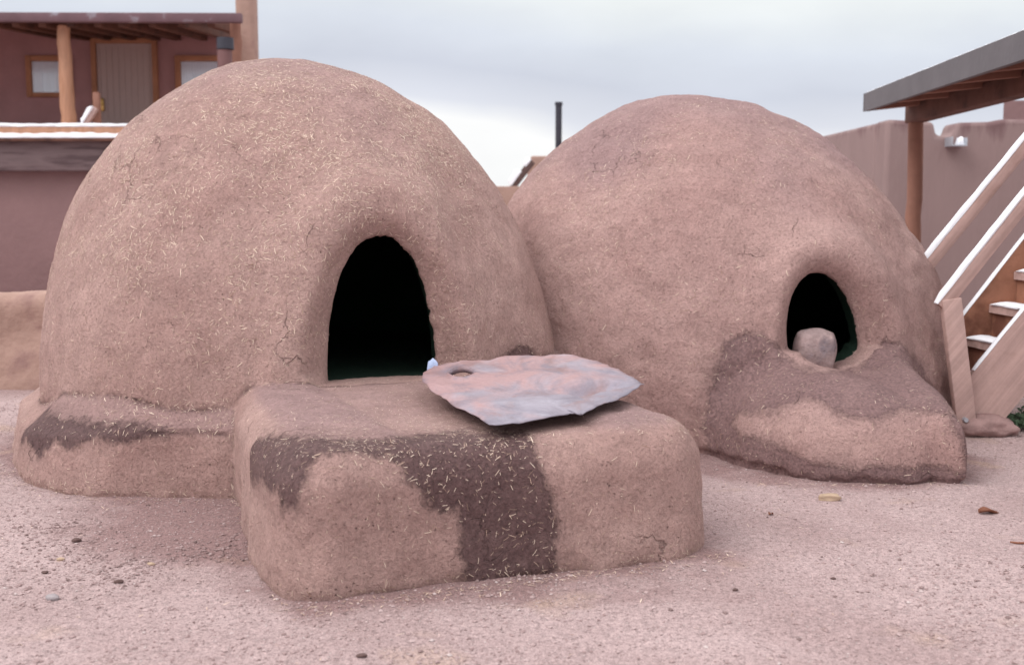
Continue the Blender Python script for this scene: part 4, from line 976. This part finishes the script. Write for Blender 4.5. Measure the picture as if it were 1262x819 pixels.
# treads and risers
lefts = [(1178, 456), (1190, 416), (1205, 373), (1240, 328), (1272, 285), (1305, 242), (1340, 199)]
steps = [at(px, py, DF - .02) for px, py in lefts]
x0s = steps[1].x; z0s = steps[1].z; rise = .192; run = (XX(1275, DF) - XX(1190, DF)) / 3 * 1.02
for k in range(-2, 8):
    x_ = x0s + run * k; z_ = z0s + rise * k
    if z_ < .05: continue
    b = MB(); b.prism([(x_, DF - .005, z_ - .045), (x_ + run * 1.35, DF - .005, z_ - .045), (x_ + run * 1.35, DF - .005, z_), (x_, DF - .005, z_)], (.04, -(DF - DN - .055), 0)); b.build('tread', M['wood_pale'], sr_)
    b = MB(); b.prism([(x_ + run + .02, DF - .006, z_ + .003), (x_ + run + .04, DF - .006, z_ + .003), (x_ + run + .04, DF - .006, z_ + rise - .048), (x_ + run + .02, DF - .006, z_ + rise - .048)], (.04, -(DF - DN - .058), 0)); b.build('riser', M['wood_riser'], sr_)
    b = MB(); q = Vector((x_ + run * .42, DF - .03, z_ + .001)); snowcap(b, q, q + Vector((.036, -(DF - DN - .08), 0)), run * .9, .022); b.build('snow', M['snow'], sr_)
# posts and rails
pt, pb = at(1171, 368, DN - .045), at(1192, 541, DN - .045)
b = MB(); b.beam(pb, pt, .055, .105, .006, (1, 0, 0)); b.build('post', M['wood_pale'], sr_)
bl = at(1190, 517, DN - .09)
b = MB(); b.pole(bl + Vector((0, .02, 0)), bl + Vector((0, -.012, 0)), .013, .012, 8, 1); b.build('bolt', M['tin'], sr_)
ra, rc = line_pts((1160, 379), (1262, 251), DN - .04); rd = (rc - ra).normalized(); rt = ra + rd * 2.6
b = MB(); b.beam(ra, rt, .045, .066, .005); b.build('handrail', M['wood_pale'], sr_)
nrm = Vector((-rd.z, 0, rd.x))
b = MB(); snowcap(b, ra + nrm * .034, rt + nrm * .034, .048, .024); b.build('snow', M['snow'], sr_)
ra, rc = line_pts((1128, 346), (1262, 182), DF); rd = (rc - ra).normalized(); rt = ra + rd * 2.6
b = MB(); b.beam(ra, rt, .045, .066, .005); b.build('handrail', M['wood_pale'], sr_)
nrm = Vector((-rd.z, 0, rd.x))
b = MB(); snowcap(b, ra + nrm * .034, rt + nrm * .034, .048, .026); b.build('snow', M['snow'], sr_)
b = MB(); b.beam((ra.x + .02, DF + .05, .03), (ra.x + .02, DF + .05, ra.z + .02), .055, .09, .005, (1, 0, 0)); b.build('post', M['wood_pale'], sr_)
b = MB(); b.beam((3.75, DF + .05, .0), (3.75, DF + .05, 2.6), .08, .08, .005, (1, 0, 0)); b.beam((3.75, DN - .05, .0), (3.75, DN - .05, 2.6), .08, .08, .005, (1, 0, 0)); b.build('post', M['wood_pale'], sr_)
# knots
# ================================================================== low green plants behind the stair foot
def plant(px, py, D, n, r, hgt, label, seed):
    rs = np.random.default_rng(seed); c = gr(px, py); vs = []; fs = []
    for i in range(n):
        a = rs.random() * 6.28; rr = r * rs.random() ** .5; bx, by = rr * math.cos(a), rr * math.sin(a); z = hgt * rs.random() * (1 - .5 * rr / r)
        u = Vector(rs.normal(size=3)).normalized(); v = u.orthogonal().normalized(); l = rs.uniform(.010, .026); w = l * .45
        p = Vector((bx, by, z + .01)); k = len(vs); vs += [p - u * l, p + v * w + Vector((0, 0, .003)), p + u * l, p - v * w + Vector((0, 0, .003))]; fs.append((k, k + 1, k + 2, k + 3))
    o_ = link('ground_plant', arrays_mesh('ground_plant', np.array([list(q) for q in vs]), fs), M['leaf']); o_.location = (c.x, c.y, 0); tag(o_, label, 'plant')
plant(1252, 526, 6.2, 500, .11, .07, 'clump of small green leaves beside the rock at the stair foot', 3)
plant(1300, 520, 6.2, 700, .2, .10, 'green weed patch at the right edge beyond the stair foot', 4)
rock('rock', (2.95, 6.05, .02), (.16, .12, .07), M['rock_pink'], 'small reddish stone right of the flat rock by the plants', 'rock', 19, None, .2)
